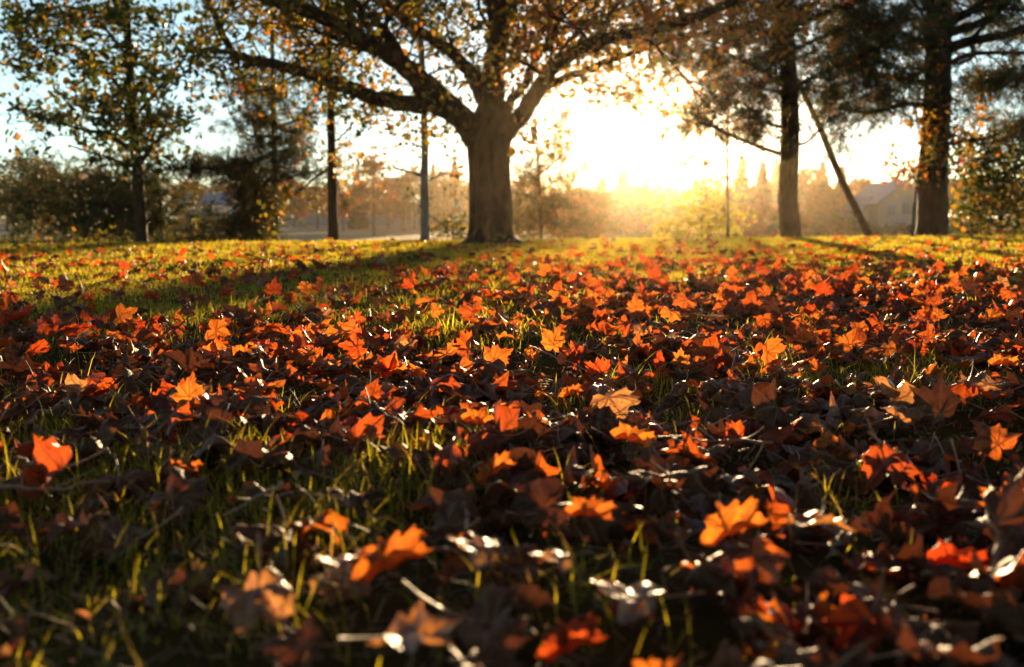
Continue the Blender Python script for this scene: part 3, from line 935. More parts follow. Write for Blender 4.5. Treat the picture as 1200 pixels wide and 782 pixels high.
def region_pts(T, boxes, Y, depth, per, R_):
    boxes = [(a, b, c, d, int(n * 1.3)) for (a, b, c, d, n) in boxes]
    """spray centres inside boxes of the picture plane of the tree; each gets a twig from the nearest limb"""
    C = []; D = []
    for (x0, y0, x1, y1, n) in boxes:
        for _ in range(n):
            px, py = T.r.uniform(x0, x1), T.r.uniform(y0, y1)
            q = np.array(at(px, py, Y + T.r.uniform(-depth, depth)))
            a = T.nearest(q); d = q - a; L = np.linalg.norm(d)
            if L > 0.25:
                mid = a + d * 0.5 + T.r.normal(0, 0.08 * L, 3) + np.array([0, 0, 0.06 * L])
                P = catmull([a, mid, q], 5)
                T.tube(P, np.linspace(0.005 + 0.006 * min(L, 1.5), 0.003, len(P)), 4)
            m = T.r.poisson(per) + 1
            C.append(q + T.r.normal(0, R_, (m, 3)) * np.array([1, 1, 0.75])); D.append(np.repeat((d / (L + 1e-6))[None], m, 0))
    return np.concatenate(C), np.concatenate(D)


def twig_pts(T, per, R_):
    C = []; D = []
    for P in T.tw:
        for a, b in zip(P[:-1], P[1:]):
            m = T.r.poisson(per)
            if m:
                C.append(a + T.r.normal(0, R_, (m, 3))); D.append(np.repeat((b - a)[None], m, 0))
    T.tw = []
    if not C: return np.zeros((0, 3)), np.zeros((0, 3))
    return np.concatenate(C), np.concatenate(D)


PXM = lambda w, Y: w / FPX * Y   # pixels to metres at a depth

# ---- the big spreading tree in the middle
def big_tree():
    Y = 13.0; r0 = at(575, 285, Y); base = (r0.x, Y, float(gz(r0.x, Y)))
    e = empty("maple_tree", base)
    tag(e, "big old spreading tree with a thick dark trunk and wide low limbs in the middle", "tree")
    T = Tree(5); T.origin = np.array(base)
    # trunk with root flare; rings shaped by hand so that it is not a pipe
    prof = [(290, 577, 54), (284, 577, 42), (278, 576, 33), (268, 576, 30), (250, 576, 28.5), (225, 575, 27), (200, 574, 26.5), (180, 573, 27.5), (165, 573, 29), (150, 574, 29), (138, 576, 25), (120, 578, 17)]
    k = 28; V = []; rr = np.random.default_rng(2)
    ph = rr.uniform(0, 6.28, 6)
    for (py, cx, hw) in prof:
        c = at(cx, py, Y); w = PXM(hw, Y) * 0.88
        for j in range(k):
            a = j / k * 2 * math.pi
            flare = max(0, (py - 262) / 28)
            m = 1 + 0.05 * math.sin(5 * a + ph[0] + py * 0.01) + 0.035 * math.sin(9 * a + ph[1]) + flare * 0.16 * math.sin(4 * a + ph[2]) + 0.02 * math.sin(17 * a + py * 0.06)
            V.append((c.x + w * m * math.cos(a), c.y + w * m * math.sin(a) * 0.95, c.z))
    n = len(prof); F = []
    for i in range(n - 1):
        for j in range(k): F.append((i * k + j, i * k + (j + 1) % k, (i + 1) * k + (j + 1) % k, (i + 1) * k + j))
    V = np.array(V) - np.array(base)
    new_obj("trunk", build("trunk", V, np.array(F), [M_BARK]), e)
    limbs = [  # picture points, start and end width in pixels, drift in depth, how many side shoots
        ([(574, 158), (577, 120), (579, 90), (582, 60), (583, 30), (580, 0), (576, -60), (585, -140)], 30, 17, 0.6, 9),
        ([(560, 168), (545, 143), (520, 118), (495, 95), (470, 76), (442, 56), (403, 33), (361, 13), (311, -2), (260, -20), (200, -50)], 30, 8, -1.6, 14),
        ([(556, 160), (530, 132), (505, 123), (480, 121), (442, 115), (403, 100), (377, 90), (346, 82), (307, 73), (280, 66), (266, 52), (253, 23), (245, 2), (236, -30)], 24, 6, 1.5, 12),
        ([(572, 128), (562, 104), (555, 90), (541, 73), (523, 57), (500, 42), (480, 29), (457, 8), (430, -8), (390, -40)], 19, 9, 1.8, 10),
        ([(500, 118), (488, 104), (476, 85), (465, 52), (442, 27), (420, 8), (400, -20)], 12, 6, -1.0, 6),
        ([(582, 172), (597, 150), (611, 134), (627, 111), (642, 88), (661, 69), (692, 54), (730, 42), (768, 35), (810, 22), (860, 0), (900, -30)], 22, 7, -1.8, 13),
        ([(608, 140), (622, 118), (640, 101), (661, 92), (684, 84), (715, 71), (745, 61), (784, 46), (825, 40), (870, 30)], 12, 5, 1.4, 10),
        ([(590, 140), (603, 115), (618, 96), (623, 80), (632, 62), (650, 42), (653, 23), (668, 0), (690, -40)], 11, 5, 0.8, 7),
        ([(579, 92), (590, 50), (594, 20), (607, 0), (620, -40), (640, -100)], 12, 7, 1.5, 6),
        ([(268, 61), (257, 60), (240, 58), (232, 68), (222, 80), (212, 92)], 5, 2.2, 0.3, 3),
    ]
    C = []; D = []
    for (pts, w0, w1, drift, nsh) in limbs:
        P = catmull(pxpath(pts, Y, drift), 5)
        P = P + T.r.normal(0, 0.012, P.shape)
        wd = PXM(np.linspace(1, 0, len(P)) ** 1.25 * (w0 - w1) + w1, Y) / 2 * 1.06
        T.tube(P, wd, 10, 0.05)
        for _ in range(nsh):
            t = T.r.uniform(0.3, 1.0); i = min(int(t * (len(P) - 1)), len(P) - 2)
            dd = P[i + 1] - P[i]; dd = dd / np.linalg.norm(dd)
            side = T.r.normal(0, 1, 3) * np.array([0.8, 1, 0.6]) + np.array([0, 0, 0.25])
            T.grow(P[i], dd * 0.7 + side * 0.7, T.r.uniform(0.9, 1.9), max(0.010, wd[i] * 0.30), 1, 3, 4, 0.35, 0.02)
        # beyond the frame the limb goes on
        dd = P[-1] - P[-4]; T.grow(P[-1], dd + np.array([0, 0, 0.02]), 2.6, wd[-1] * 0.95, 1, 3, 5, 0.3, 0.1)
        T.wood("limb", M_BARK, e, base)
    # higher crown, outside the picture
    top = np.array(at(582, -140, Y + 0.6))
    for a in range(8):
        T.grow(top + T.r.normal(0, 0.3, 3), [math.cos(a * 0.8), math.sin(a * 0.8), 0.9], 3.0, 0.09, 1, 3, 5, 0.25, 0.1)
    c1, d1 = twig_pts(T, 1.9, 0.09)
    c2, _ = region_pts(T, [(240, 0, 420, 60, 34), (400, 0, 580, 50, 32), (590, 0, 720, 60, 50), (600, 60, 680, 110, 14), (700, 0, 870, 45, 60), (640, 40, 760, 90, 22),
                           (350, 60, 480, 150, 26), (480, 90, 545, 160, 10), (250, 70, 330, 130, 10), (540, 60, 640, 130, 4), (860, 0, 970, 50, 18), (610, 120, 660, 190, 8)], Y, 1.7, 12, 0.13)
    tag(T.wood("twigs", M_BARK, e, base), kind="stuff")
    C = np.concatenate([c1, c2])
    rn = np.clip(T.r.normal(0.44, 0.20, len(C)) + 0.16 * np.clip(C[:, 0] / 1.5, -0.6, 1) + 0.12 * vnoise(C[:, 0] * 1.0, C[:, 2] + C[:, 1], 2.5, 7), 0, 1)
    foliage(C, 0.088, T.r, rn, base, "crown", M_LEAF_AUTUMN, e)
    print("big tree leaves", len(C))


big_tree()


def limb_tree(name, label, cat, trunkpx, w0, w1, Y, limbs, boxes, mat, leafmat, kind, seed, size=0.09, per=8, Rr=0.18, depth=1.2, mean=0.5, sd=0.22, topgrow=6, drift=0.0, group=None, shoots=1.0, tlen=2.2):
    b = at(trunkpx[0][0], trunkpx[0][1], Y); base = (b.x, Y, float(gz(b.x, Y)) - 0.03)
    e = empty(name, base); tag(e, label, cat, group)
    T = Tree(seed)
    P = pxpath(trunkpx, Y, drift); P[0][2] = min(P[0][2], base[2] - 0.05)
    P = catmull(P, 6); n = len(P)
    wd = PXM(np.linspace(w0, w1, n), Y) / 2; wd[:3] *= np.array([1.35, 1.15, 1.05])
    T.tube(P, wd, 14, 0.035)
    for (pts, a, c, dr, nsh) in limbs:
        Q = catmull(pxpath(pts, Y, dr), 5); ww = PXM(np.linspace(a, c, len(Q)), Y) / 2
        T.tube(Q, ww, 8, 0.04)
        for _ in range(int(nsh * shoots)):
            i = T.r.integers(len(Q) // 4, len(Q) - 1); dd = Q[i + 1] - Q[i]; dd /= np.linalg.norm(dd)
            T.grow(Q[i], dd * 0.8 + T.r.normal(0, 0.6, 3) * np.array([1, 1, 0.5]), T.r.uniform(0.6, 1.2), max(0.008, ww[i] * 0.4), 2, 3, 4, 0.3, 0.0)
    for a in range(topgrow):
        i = T.r.integers(int(n * 0.7), n); an = T.r.uniform(0, 6.28)
        T.grow(P[min(i, n - 1)], [math.cos(an), math.sin(an), T.r.uniform(0.1, 1.0)], tlen, max(0.02, wd[-1] * 0.5), 1, 3, 5, 0.25, 0.06)
    c1, d1 = twig_pts(T, 2.0 if kind == 'leaf' else 1.3, 0.09)
    c2, d2 = region_pts(T, boxes, Y, depth, per, Rr) if boxes else (np.zeros((0, 3)), np.zeros((0, 3)))
    T.wood("trunk", mat, e, base)
    C = np.concatenate([c1, c2]); Dd = np.concatenate([d1, d2])
    if len(C) == 0: return e
    rn = np.clip(T.r.normal(mean, sd, len(C)) + 0.12 * vnoise(C[:, 0], C[:, 2] + C[:, 1], 2.5, seed), 0, 1)
    if kind == 'leaf': foliage(C, size, T.r, rn, base, "crown", leafmat, e)
    else: needles(C, Dd, size, size * 0.12, 14, T.r, rn, base, "crown", leafmat, e)
    print(name, len(C))
    return e


# left maple with mixed green and orange leaves
limb_tree("maple_tree", "young maple with green and orange leaves and a thin dark trunk at the left", "tree",
          [(166, 284), (165, 250), (162, 215), (159, 180), (155, 140), (152, 80), (149, 30), (146, -40), (150, -120)], 14, 7, 15.6,
          [([(161, 195), (185, 165), (205, 150), (235, 138)], 6, 2, 0.6, 5), ([(159, 180), (130, 160), (90, 150), (40, 135)], 6, 2, -0.6, 6),
           ([(155, 140), (190, 100), (215, 70), (230, 40)], 5, 2, 0.5, 6), ([(154, 120), (120, 80), (80, 50), (30, 20)], 5, 2, 0.8, 7),
           ([(152, 70), (120, 30), (90, 0)], 4, 2, 0.4, 5), ([(162, 210), (140, 190), (110, 180), (80, 170)], 4, 2, 0.4, 4)],
          [(100, 60, 210, 160, 62), (20, 10, 140, 90, 40), (40, 100, 130, 170, 20), (130, 150, 190, 205, 16), (140, 0, 240, 70, 22), (0, 30, 60, 80, 14), (0, 0, 140, 30, 22)],
          M_BARK, M_LEAF_OLIVE, 'leaf', 21, size=0.105, mean=0.42, per=17, Rr=0.12)

# pine with sweeping lower boughs
limb_tree("pine_tree", "bushy dark pine with boughs sweeping down to the left of the slim trunks", "tree",
          [(322, 284), (322, 240), (322, 190), (321, 140), (320, 90), (318, 30), (316, -60)], 8, 4, 17.0,
          [([(322, 205), (300, 225), (280, 250), (268, 275)], 6, 2, -0.8, 10), ([(322, 180), (295, 190), (270, 196), (232, 198), (205, 196)], 5, 2, -0.5, 10),
           ([(322, 160), (295, 160), (280, 150)], 4, 2, 0.5, 8), ([(322, 150), (350, 140), (372, 128)], 4, 2, 0.4, 8), ([(322, 110), (300, 105), (285, 95)], 3, 1.5, -0.4, 7),
           ([(322, 215), (350, 205), (378, 200)], 4, 2, 0.6, 7), ([(321, 100), (345, 90), (360, 80)], 3, 1.5, 0.4, 6)],
          [(275, 190, 330, 240, 46), (284, 235, 318, 262, 22), (262, 262, 315, 280, 26), (290, 130, 360, 190, 40), (215, 188, 290, 206, 24), (280, 90, 340, 130, 20), (330, 190, 372, 215, 12)],
          M_BARK_PINE, M_NEEDLE, 'needle', 31, size=0.11, per=11, Rr=0.13, depth=0.8, mean=0.55)

limb_tree("slim_tree", "slim straight tree with a dark trunk and thin yellow leaves right of the bushy pine", "tree",
          [(391, 285), (390, 250), (389, 200), (388, 150), (387, 100), (384, 40), (380, -60)], 12.5, 6, 15.2,
          [([(389, 195), (370, 208), (350, 225), (335, 232)], 4, 1.5, 0.4, 3), ([(388, 140), (410, 120), (430, 105)], 3, 1.5, 0.5, 4), ([(387, 110), (365, 90), (345, 80)], 3, 1.5, -0.5, 4), ([(388, 170), (405, 155), (415, 140)], 2.5, 1.2, 0.3, 3)],
          [(340, 90, 380, 140, 10), (395, 90, 440, 150, 12), (385, 165, 410, 200, 9), (395, 190, 412, 215, 4)],
          M_BARK, M_LEAF_AUTUMN, 'leaf', 41, size=0.085, mean=0.42, per=7)

limb_tree("slim_tree", "slim grey barked tree with bare side twigs just left of the big trunk", "tree",
          [(498, 286), (498, 250), (497, 215), (498, 180), (497, 140), (495, 90), (492, 20), (490, -60)], 10.5, 6, 14.9,
          [([(497, 207), (475, 200), (460, 197), (447, 199)], 3.0, 1.2, 0.4, 2), ([(497, 215), (510, 208), (522, 202)], 2.5, 1.0, 0.3, 2), ([(497, 175), (480, 165), (470, 150)], 2.0, 1.0, 0.3, 2)],
          [(455, 120, 490, 160, 10), (470, 150, 500, 175, 5)],
          M_BARK_GREY, M_LEAF_AUTUMN, 'leaf', 51, size=0.085, mean=0.45, per=6, shoots=0.6)

# pine right of the sun
limb_tree("pine_tree", "tall straight pine with level side branches right of the sun", "tree",
          [(927, 283), (925, 255), (923, 230), (925, 190), (926, 150), (925, 110), (922, 60), (918, 0), (915, -80)], 25, 17, 15.3,
          [([(918, 182), (884, 170), (850, 155), (827, 146), (800, 140)], 6, 2, -1.2, 6), ([(918, 100), (890, 82), (865, 69), (835, 55), (805, 47)], 6, 2, 0.9, 8), ([(920, 110), (885, 100), (850, 75), (815, 62)], 4, 1.5, -0.8, 6),
           ([(928, 105), (950, 92), (969, 82), (996, 69), (1020, 60)], 6, 2, 1.0, 8), ([(930, 170), (945, 167), (959, 153), (980, 136), (1000, 128)], 4, 1.5, -0.6, 5),
           ([(918, 150), (895, 142), (870, 120), (845, 115)], 4, 1.5, 0.6, 5), ([(926, 60), (960, 45), (1000, 30)], 6, 2, 0.9, 8), ([(920, 50), (880, 30), (840, 15)], 6, 2, -0.9, 8), ([(922, 20), (960, 0), (1000, -30)], 6, 2, 1.0, 8)],
          [(870, 70, 915, 125, 26), (800, 100, 880, 160, 22), (780, 60, 850, 100, 18), (850, 0, 1000, 50, 50), (940, 50, 1010, 110, 20), (780, 120, 912, 165, 16), (700, 90, 800, 140, 8), (860, 40, 920, 80, 16), (870, 130, 912, 165, 12), (960, 120, 1000, 150, 8)],
          M_BARK_PINE, M_NEEDLE, 'needle', 61, size=0.12, per=7, Rr=0.12, depth=1.3, mean=0.62, topgrow=5)

# right old tree
limb_tree("old_tree", "stout dark trunk wrapped in orange leaves under a dense dark crown at the right", "tree",
          [(1093, 281), (1093, 250), (1093, 220), (1094, 180), (1097, 140), (1099, 90), (1100, 30), (1100, -60)], 36, 27, 16.6,
          [([(1104, 80), (1130, 66), (1160, 62), (1200, 62), (1260, 55)], 7, 3, 0.8, 12), ([(1090, 125), (1060, 122), (1020, 132), (985, 128)], 7, 3, -0.6, 12), ([(1105, 170), (1130, 165), (1160, 160), (1190, 150)], 5, 2, 0.6, 8),
           ([(1095, 60), (1060, 40), (1010, 20)], 8, 3, 0.8, 14), ([(1100, 40), (1140, 10), (1180, -20)], 8, 3, -0.8, 10), ([(1095, 100), (1050, 90), (1000, 85)], 7, 3, 1.0, 12)],
          [(985, 0, 1110, 60, 62), (960, 60, 1090, 112, 46), (1110, 0, 1200, 50, 14), (1110, 88, 1210, 110, 30), (1110, 112, 1170, 150, 7), (1040, 108, 1085, 125, 6), (990, 112, 1040, 135, 4), (1150, 140, 1220, 160, 18)],
          M_BARK, M_NEEDLE, 'needle', 71, size=0.12, per=10, Rr=0.14, depth=1.5, mean=0.5, topgrow=6)

# young maple growing against the stout trunk, and a thicket of orange leaves at its right
limb_tree("young_maple", "young maple with orange leaves hanging in front of the stout right trunk", "tree",
          [(1068, 281), (1072, 240), (1078, 190), (1082, 150), (1084, 110)], 3.5, 2, 15.9,
          [([(1078, 190), (1098, 175), (1110, 160)], 2, 1, 0.2, 3), ([(1075, 215), (1060, 195), (1050, 185)], 2, 1, 0.2, 3)],
          [(1062, 120, 1112, 205, 24), (1040, 190, 1075, 225, 7), (1112, 160, 1140, 200, 7)],
          M_BARK, M_LEAF_AUTUMN, 'leaf', 81, size=0.09, per=7, Rr=0.12, depth=0.3, topgrow=0, mean=0.6)
limb_tree("round_shrub", "wide shrub with olive and orange leaves at the right edge", "shrub",
          [(1172, 281), (1174, 250), (1176, 220), (1180, 190)], 5, 3, 18.0,
          [([(1173, 250), (1150, 230), (1130, 210)], 3, 1.5, 0.4, 5), ([(1174, 240), (1195, 220), (1210, 190)], 3, 1.5, 0.4, 5), ([(1175, 225), (1160, 200), (1150, 180)], 3, 1.5, -0.4, 5)],
          [(1125, 215, 1215, 278, 120), (1140, 160, 1220, 215, 80), (1118, 180, 1145, 215, 10)],
          M_BARK, M_LEAF_OLIVE, 'leaf', 91, size=0.11, per=9, Rr=0.22, depth=0.9, topgrow=0, mean=0.55)

# left dark juniper and pine thicket
limb_tree("dark_shrub", "broad dark evergreen shrub behind the young maple at the left", "shrub",
          [(100, 284), (98, 260), (95, 235), (90, 215)], 6, 3, 17.5,
          [([(98, 262), (70, 245), (40, 225), (15, 215)], 4, 2, 0.4, 8), ([(98, 262), (120, 240), (140, 225)], 4, 2, 0.4, 8), ([(96, 245), (80, 225), (70, 212)], 3, 2, -0.4, 6)],
          [(25, 228, 160, 268, 70), (0, 212, 60, 240, 14), (60, 192, 150, 225, 20), (100, 260, 155, 280, 12)],
          M_BARK, M_NEEDLE, 'needle', 101, size=0.12, per=8, Rr=0.18, depth=0.9, topgrow=0, mean=0.48)
limb_tree("dark_shrub", "dark evergreen shrub right of the young maple trunk, in front of the blue roofed house", "shrub",
          [(190, 284), (190, 262), (188, 240), (186, 215)], 5, 3, 17.8,
          [([(190, 260), (210, 245), (222, 238)], 3, 1.5, 0.4, 6), ([(190, 255), (175, 240), (165, 225)], 3, 1.5, 0.4, 6)],
          [(165, 195, 196, 262, 34), (160, 255, 192, 276, 12)],
          M_BARK, M_NEEDLE, 'needle', 111, size=0.12, per=8, Rr=0.17, depth=0.6, topgrow=0, mean=0.48)
# small conifer behind the big trunk
limb_tree("small_spruce", "small loose spruce just right of the big trunk", "tree",
          [(634, 284), (634, 250), (632, 215), (630, 180), (628, 150)], 5, 1.5, 19.0,
          [([(634, 250), (655, 240), (680, 236)], 2.5, 1, 0.3, 6), ([(633, 225), (655, 210), (672, 200)], 2.2, 1, 0.3, 6), ([(632, 205), (648, 192), (658, 186)], 2, 1, 0.3, 5), ([(634, 262), (660, 262), (690, 262)], 2.5, 1, 0.3, 6),
           ([(634, 235), (612, 228), (600, 225)], 2, 1, -0.3, 4), ([(630, 180), (642, 172), (650, 168)], 1.5, 1, 0.2, 4)],
          [(606, 225, 650, 276, 40), (640, 206, 668, 220, 10), (650, 232, 680, 246, 12), (610, 180, 645, 215, 18), (650, 255, 700, 272, 12)],
          M_BARK_PINE, M_NEEDLE, 'needle', 121, size=0.10, per=6, Rr=0.13, depth=0.6, topgrow=0, mean=0.7)
limb_tree("low_shrub", "low leafy shrub at the left foot of the big trunk", "shrub",
          [(532, 285), (531, 276), (530, 266)], 3, 1.5, 16.2, [([(532, 276), (522, 266), (515, 260)], 1.5, 1, 0.2, 3)],
          [(510, 256, 552, 282, 34)], M_BARK, M_LEAF_OLIVE, 'leaf', 131, size=0.07, per=8, Rr=0.10, depth=0.4, topgrow=0, mean=0.45)
limb_tree("yellow_shrub", "loose shrub with glowing yellow leaves below the sun", "shrub",
          [(822, 284), (822, 270), (824, 250), (828, 225)], 3, 1.2, 18.5,
          [([(822, 272), (800, 255), (785, 245)], 1.8, 0.8, 0.4, 4), ([(822, 268), (845, 252), (852, 240)], 1.8, 0.8, 0.4, 4), ([(823, 260), (812, 240), (808, 225)], 1.5, 0.8, 0.4, 4), ([(822, 276), (790, 270), (772, 268)], 1.5, 0.8, 0.4, 3)],
          [(790, 240, 856, 279, 66), (765, 262, 800, 280, 16), (800, 215, 850, 244, 22), (850, 262, 866, 280, 8)],
          M_BARK, M_LEAF_YELLOW, 'leaf', 141, size=0.08, per=8, Rr=0.13, depth=0.6, topgrow=0, mean=0.5)
limb_tree("thin_sapling", "thin bare sapling stem standing right of the yellow shrub", "tree",
          [(853, 284), (853, 240), (852, 190), (853, 140), (854, 90), (854, 20)], 4, 2, 17.5,
          [([(853, 190), (865, 178), (875, 165)], 1.2, 0.8, 0.3, 2)], [(846, 100, 862, 150, 3)], M_BARK, M_LEAF_OLIVE, 'leaf', 151, per=3, size=0.07, topgrow=2, depth=0.3, tlen=1.0)

# unseen maple added behind the camera so its crown shades the near lawn
def added_shade_maple():
    base = (1.2, -4.5, 0.0); e = empty("maple_tree", base)
    tag(e, "wide unseen maple added behind the viewer to shade the nearest leaves", "tree")
    T = Tree(303)
    P = catmull([(1.2, -4.5, -0.1), (1.15, -4.45, 1.2), (1.1, -4.3, 2.6), (1.0, -4.2, 4.2), (1.0, -4.1, 6.5)], 6)
    w = np.linspace(0.34, 0.12, len(P)); w[:3] *= [1.4, 1.15, 1.05]; T.tube(P, w, 16, 0.03)
    for a in range(14):
        an = a * 2.4; i = 11 + a % (len(P) - 12)
        T.grow(P[i], [math.cos(an), math.sin(an) + 0.35, T.r.uniform(0.25, 0.6)], T.r.uniform(3.5, 5.0), 0.09, 0, 2, 6, 0.25, 0.03)
    c, _ = twig_pts(T, 11, 0.28); T.wood("trunk", M_BARK, e, base)
    c = c[(c[:, 2] > 2.7)]
    # fill the crown out to a dome
    n = 15000; u = T.r.normal(0, 1, (n, 3)); u /= np.linalg.norm(u, axis=1)[:, None]; q = T.r.uniform(0.55, 1, n)[:, None] ** 0.5
    d = u * q * np.array([8.5, 8.0, 3.4]) + np.array([0.6, -1.2, 6.2]); d = d[d[:, 2] > 2.9]
    m = vnoise(d[:, 0], d[:, 1] + d[:, 2] * 0.7, 1.6, 9) > -0.55; c = np.concatenate([c, d[m]])
    c = c[(c[:, 1] < 7.8)]
    foliage(c, 0.30, T.r, T.r.uniform(0, 1, len(c)), base, "crown", M_LEAF_AUTUMN, e)
    print("overhead", len(c))
added_shade_maple()

# leaning pole
def leaning_pole():
    Y = 16.6
    P = catmull([at(1021, 281, Y), at(985, 208, Y + 0.2), at(962, 152, Y + 0.4), at(940, 106, Y + 0.6), at(915, 60, Y + 0.7)], 6)
    base = tuple(P[0]); e = empty("leaning_pole", base)
    tag(e, "straight dark pole leaning left against the tall pine branches", "pole")
    v, f = tube_arrays(P - np.array(base), np.linspace(PXM(4.4, Y), PXM(2.8, Y), len(P)), 12)
    v = v + rng.normal(0, 0.002, v.shape)
    new_obj("shaft", build("shaft", v, f, [M_BARK]), e)
    # stubs of lopped twigs
    for i, s_ in ((6, 1), (12, -1), (17, 1)):
        q = P[i] - np.array(base); v, f = tube_arrays([q, q + np.array([0.06 * s_, 0, 0.05])], [0.014, 0.009], 6)
        new_obj("branch_stub", build("branch_stub", v, f, [M_BARK]), e)
leaning_pole()


# ------------------------------------------------------------------ far trees
def far_crown(kind, seed):
    r = np.random.default_rng(seed); C = []; S = []
    if kind == 'spruce':
        for i in range(1500):
            h = r.uniform(0.04, 1) ; w = 0.19 * (1 - h) ** 0.85 * (0.7 + 0.3 * abs(math.sin(h * 34)))
            a = r.uniform(0, 6.28); q = math.sqrt(r.uniform(0.1, 1)) * w
            C.append((q * math.cos(a), q * math.sin(a), h - 0.25 * q)); S.append(0.055 * (1.15 - h * 0.6))
    elif kind == 'round':
        cl = [(r.normal(0, 0.16), r.normal(0, 0.16), r.uniform(0.35, 0.85), r.uniform(0.10, 0.2)) for _ in range(14)]
        for i in range(1500):
            c = cl[r.integers(14)]; v = r.normal(0, 1, 3); v /= np.linalg.norm(v)
            C.append((c[0] + v[0] * c[3], c[1] + v[1] * c[3], c[2] + v[2] * c[3] * 0.8)); S.append(0.05)
    else:  # tall loose
        cl = [(r.normal(0, 0.10), r.normal(0, 0.10), r.uniform(0.25, 0.98), r.uniform(0.05, 0.13)) for _ in range(22)]
        for i in range(1000):
            c = cl[r.integers(22)]; v = r.normal(0, 0.7, 3)
            C.append((c[0] + v[0] * c[3], c[1] + v[1] * c[3], c[2] + v[2] * c[3])); S.append(0.034)
    C = np.array(C); S = np.array(S) * 1.5; n = len(C)
    Mx = rot_mats(n, r); P = np.einsum('nij,kj->nki', Mx, LEAF4) * (S * r.uniform(0.6, 1.3, n))[:, None, None] + C[:, None, :]
    i0 = np.arange(n)[:, None] * 6
    F = np.concatenate([i0 + np.array([[0, 1, 2, 3]]), i0 + np.array([[0, 3, 4, 5]])])
    rn = np.clip(r.beta(2, 2, n) + 0.0, 0, 1)
    return P.reshape(-1, 3), F, np.repeat(rn, 6)


FAR = {}
def far_mesh(kind, v, mat):
    k = (kind, v, mat.name)
    if k not in FAR:
        P, F, rn = far_crown(kind, 900 + v * 7 + len(kind))
        tv, tf = tube_arrays([(0, 0, -0.02), (0.003, 0, 0.3), (0, 0.004, 0.6), (0, 0, 0.92)], [0.018, 0.013, 0.008, 0.003], 7)
        FAR[k] = (build("crown", P, F, [mat], {"rnd": rn}, smooth=False), build("trunk", tv, tf, [M_BARK]))
    return FAR[k]


def far_tree(px, top, Y, kind, mat, wf, v, name, label, group="trees along the far side of the field"):
    x = ray(px, 250)[0] * Y; g = float(gz(x, Y)); H = at(px, top, Y).z - g
    e = empty(name, (x, Y, g)); e.scale = (H * wf, H * wf, H); e.rotation_euler = (0, 0, (px * 1.7) % 6.28)
    tag(e, label, "tree", group)
    c, t = far_mesh(kind, v, mat)
    new_obj("crown", c, e); new_obj("trunk", t, e)


def side_word(px):
    return ['far left', 'left', 'left of the big trunk', 'below the sun', 'right of the sun', 'far right'][min(5, int(px // 200))]


spec = []
fr = np.random.default_rng(77)
# px, top, Y, kind, mat, width, words
SP, RD, TL = 'spruce', 'round', 'tall'
G_, RU, RE, BA = M_FAR_GREEN, M_FAR_RUST, M_FAR_RED, M_FAR_BARE
spec += [(8, 188, 150, TL, BA, 1.6), (35, 184, 160, TL, BA, 1.6), (62, 192, 150, RD, RU, 1.0), (85, 200, 140, RD, RU, 1.1), (112, 196, 150, TL, RU, 1.5), (140, 205, 150, RD, G_, 1.2),
         (20, 222, 120, RD, G_, 1.4), (215, 222, 222, TL, BA, 1.4), (232, 212, 225, RD, BA, 1.2), (252, 216, 222, TL, RU, 1.4), (272, 208, 224, RD, BA, 1.2), (222, 213, 218, RD, RU, 0.8),
         (300, 214, 180, RD, RU, 1.2), (345, 210, 180, RD, RU, 1.2), (372, 216, 170, RD, RU, 1.1), (402, 214, 150, RD, RE, 0.9), (420, 196, 170, SP, G_, 1.0), (438, 183, 120, TL, RU, 1.2), (455, 200, 160, RD, RU, 1.1),
         (473, 206, 150, TL, RU, 1.5), (486, 196, 170, TL, RU, 1.3), (508, 192, 180, SP, RU, 1.1), (520, 200, 170, TL, RU, 1.4), (533, 184, 190, SP, G_, 1.1), (548, 204, 180, RD, RU, 1.1),
         (620, 205, 190, RD, RU, 1.2), (655, 218, 180, RD, RU, 1.3), (685, 216, 180, RD, RU, 1.3), (705, 208, 190, SP, G_, 1.5), (730, 196, 190, SP, G_, 1.6), (755, 208, 190, SP, G_, 1.6), (785, 212, 190, RD, G_, 1.5), (815, 208, 190, SP, RU, 1.4),
         (840, 200, 180, RD, RU, 1.2), (868, 184, 170, SP, G_, 1.2), (892, 190, 180, SP, G_, 1.3), (908, 186, 175, SP, G_, 1.2), (945, 196, 170, RD, RU, 1.2), (962, 190, 180, SP, G_, 1.4), (985, 196, 180, SP, RU, 1.4),
         (1002, 206, 130, RD, RE, 1.1), (1016, 214, 125, RD, RE, 0.9), (1060, 205, 190, TL, BA, 1.5), (1082, 196, 190, TL, BA, 1.4), (1125, 205, 170, RD, G_, 1.3), (1160, 200, 170, RD, G_, 1.3), (1195, 205, 170, RD, G_, 1.3),
         (955, 232, 115, RD, RU, 1.3), (975, 244, 110, RD, G_, 1.6), (902, 244, 120, RD, RU, 1.6), (880, 232, 125, RD, RE, 0.8)]
WORDS = {SP: 'pointed spruce', RD: 'rounded tree', TL: 'loose tall tree'}
CW = {G_.name: 'dark green', RU.name: 'rusty brown', RE.name: 'reddish', BA.name: 'nearly bare'}
NAMES = {SP: 'spruce_tree', RD: 'round_tree', TL: 'tall_tree'}
spec = [(a, b, (c * 0.36 if 600 < a < 900 else (c * 0.62 if 900 < a < 1000 else c)), d, e_, f_) for (a, b, c, d, e_, f_) in spec]
spec += [(648, 222, 62, RD, RU, 1.3), (672, 219, 66, RD, RU, 1.3), (693, 221, 60, RD, RU, 1.3), (718, 214, 68, RD, G_, 1.4), (742, 216, 62, RD, G_, 1.4), (768, 220, 60, RD, RU, 1.4), (798, 222, 64, RD, G_, 1.4), (826, 220, 62, RD, RU, 1.4), (855, 214, 64, RD, RU, 1.3), (936, 214, 92, RD, RU, 1.3)]
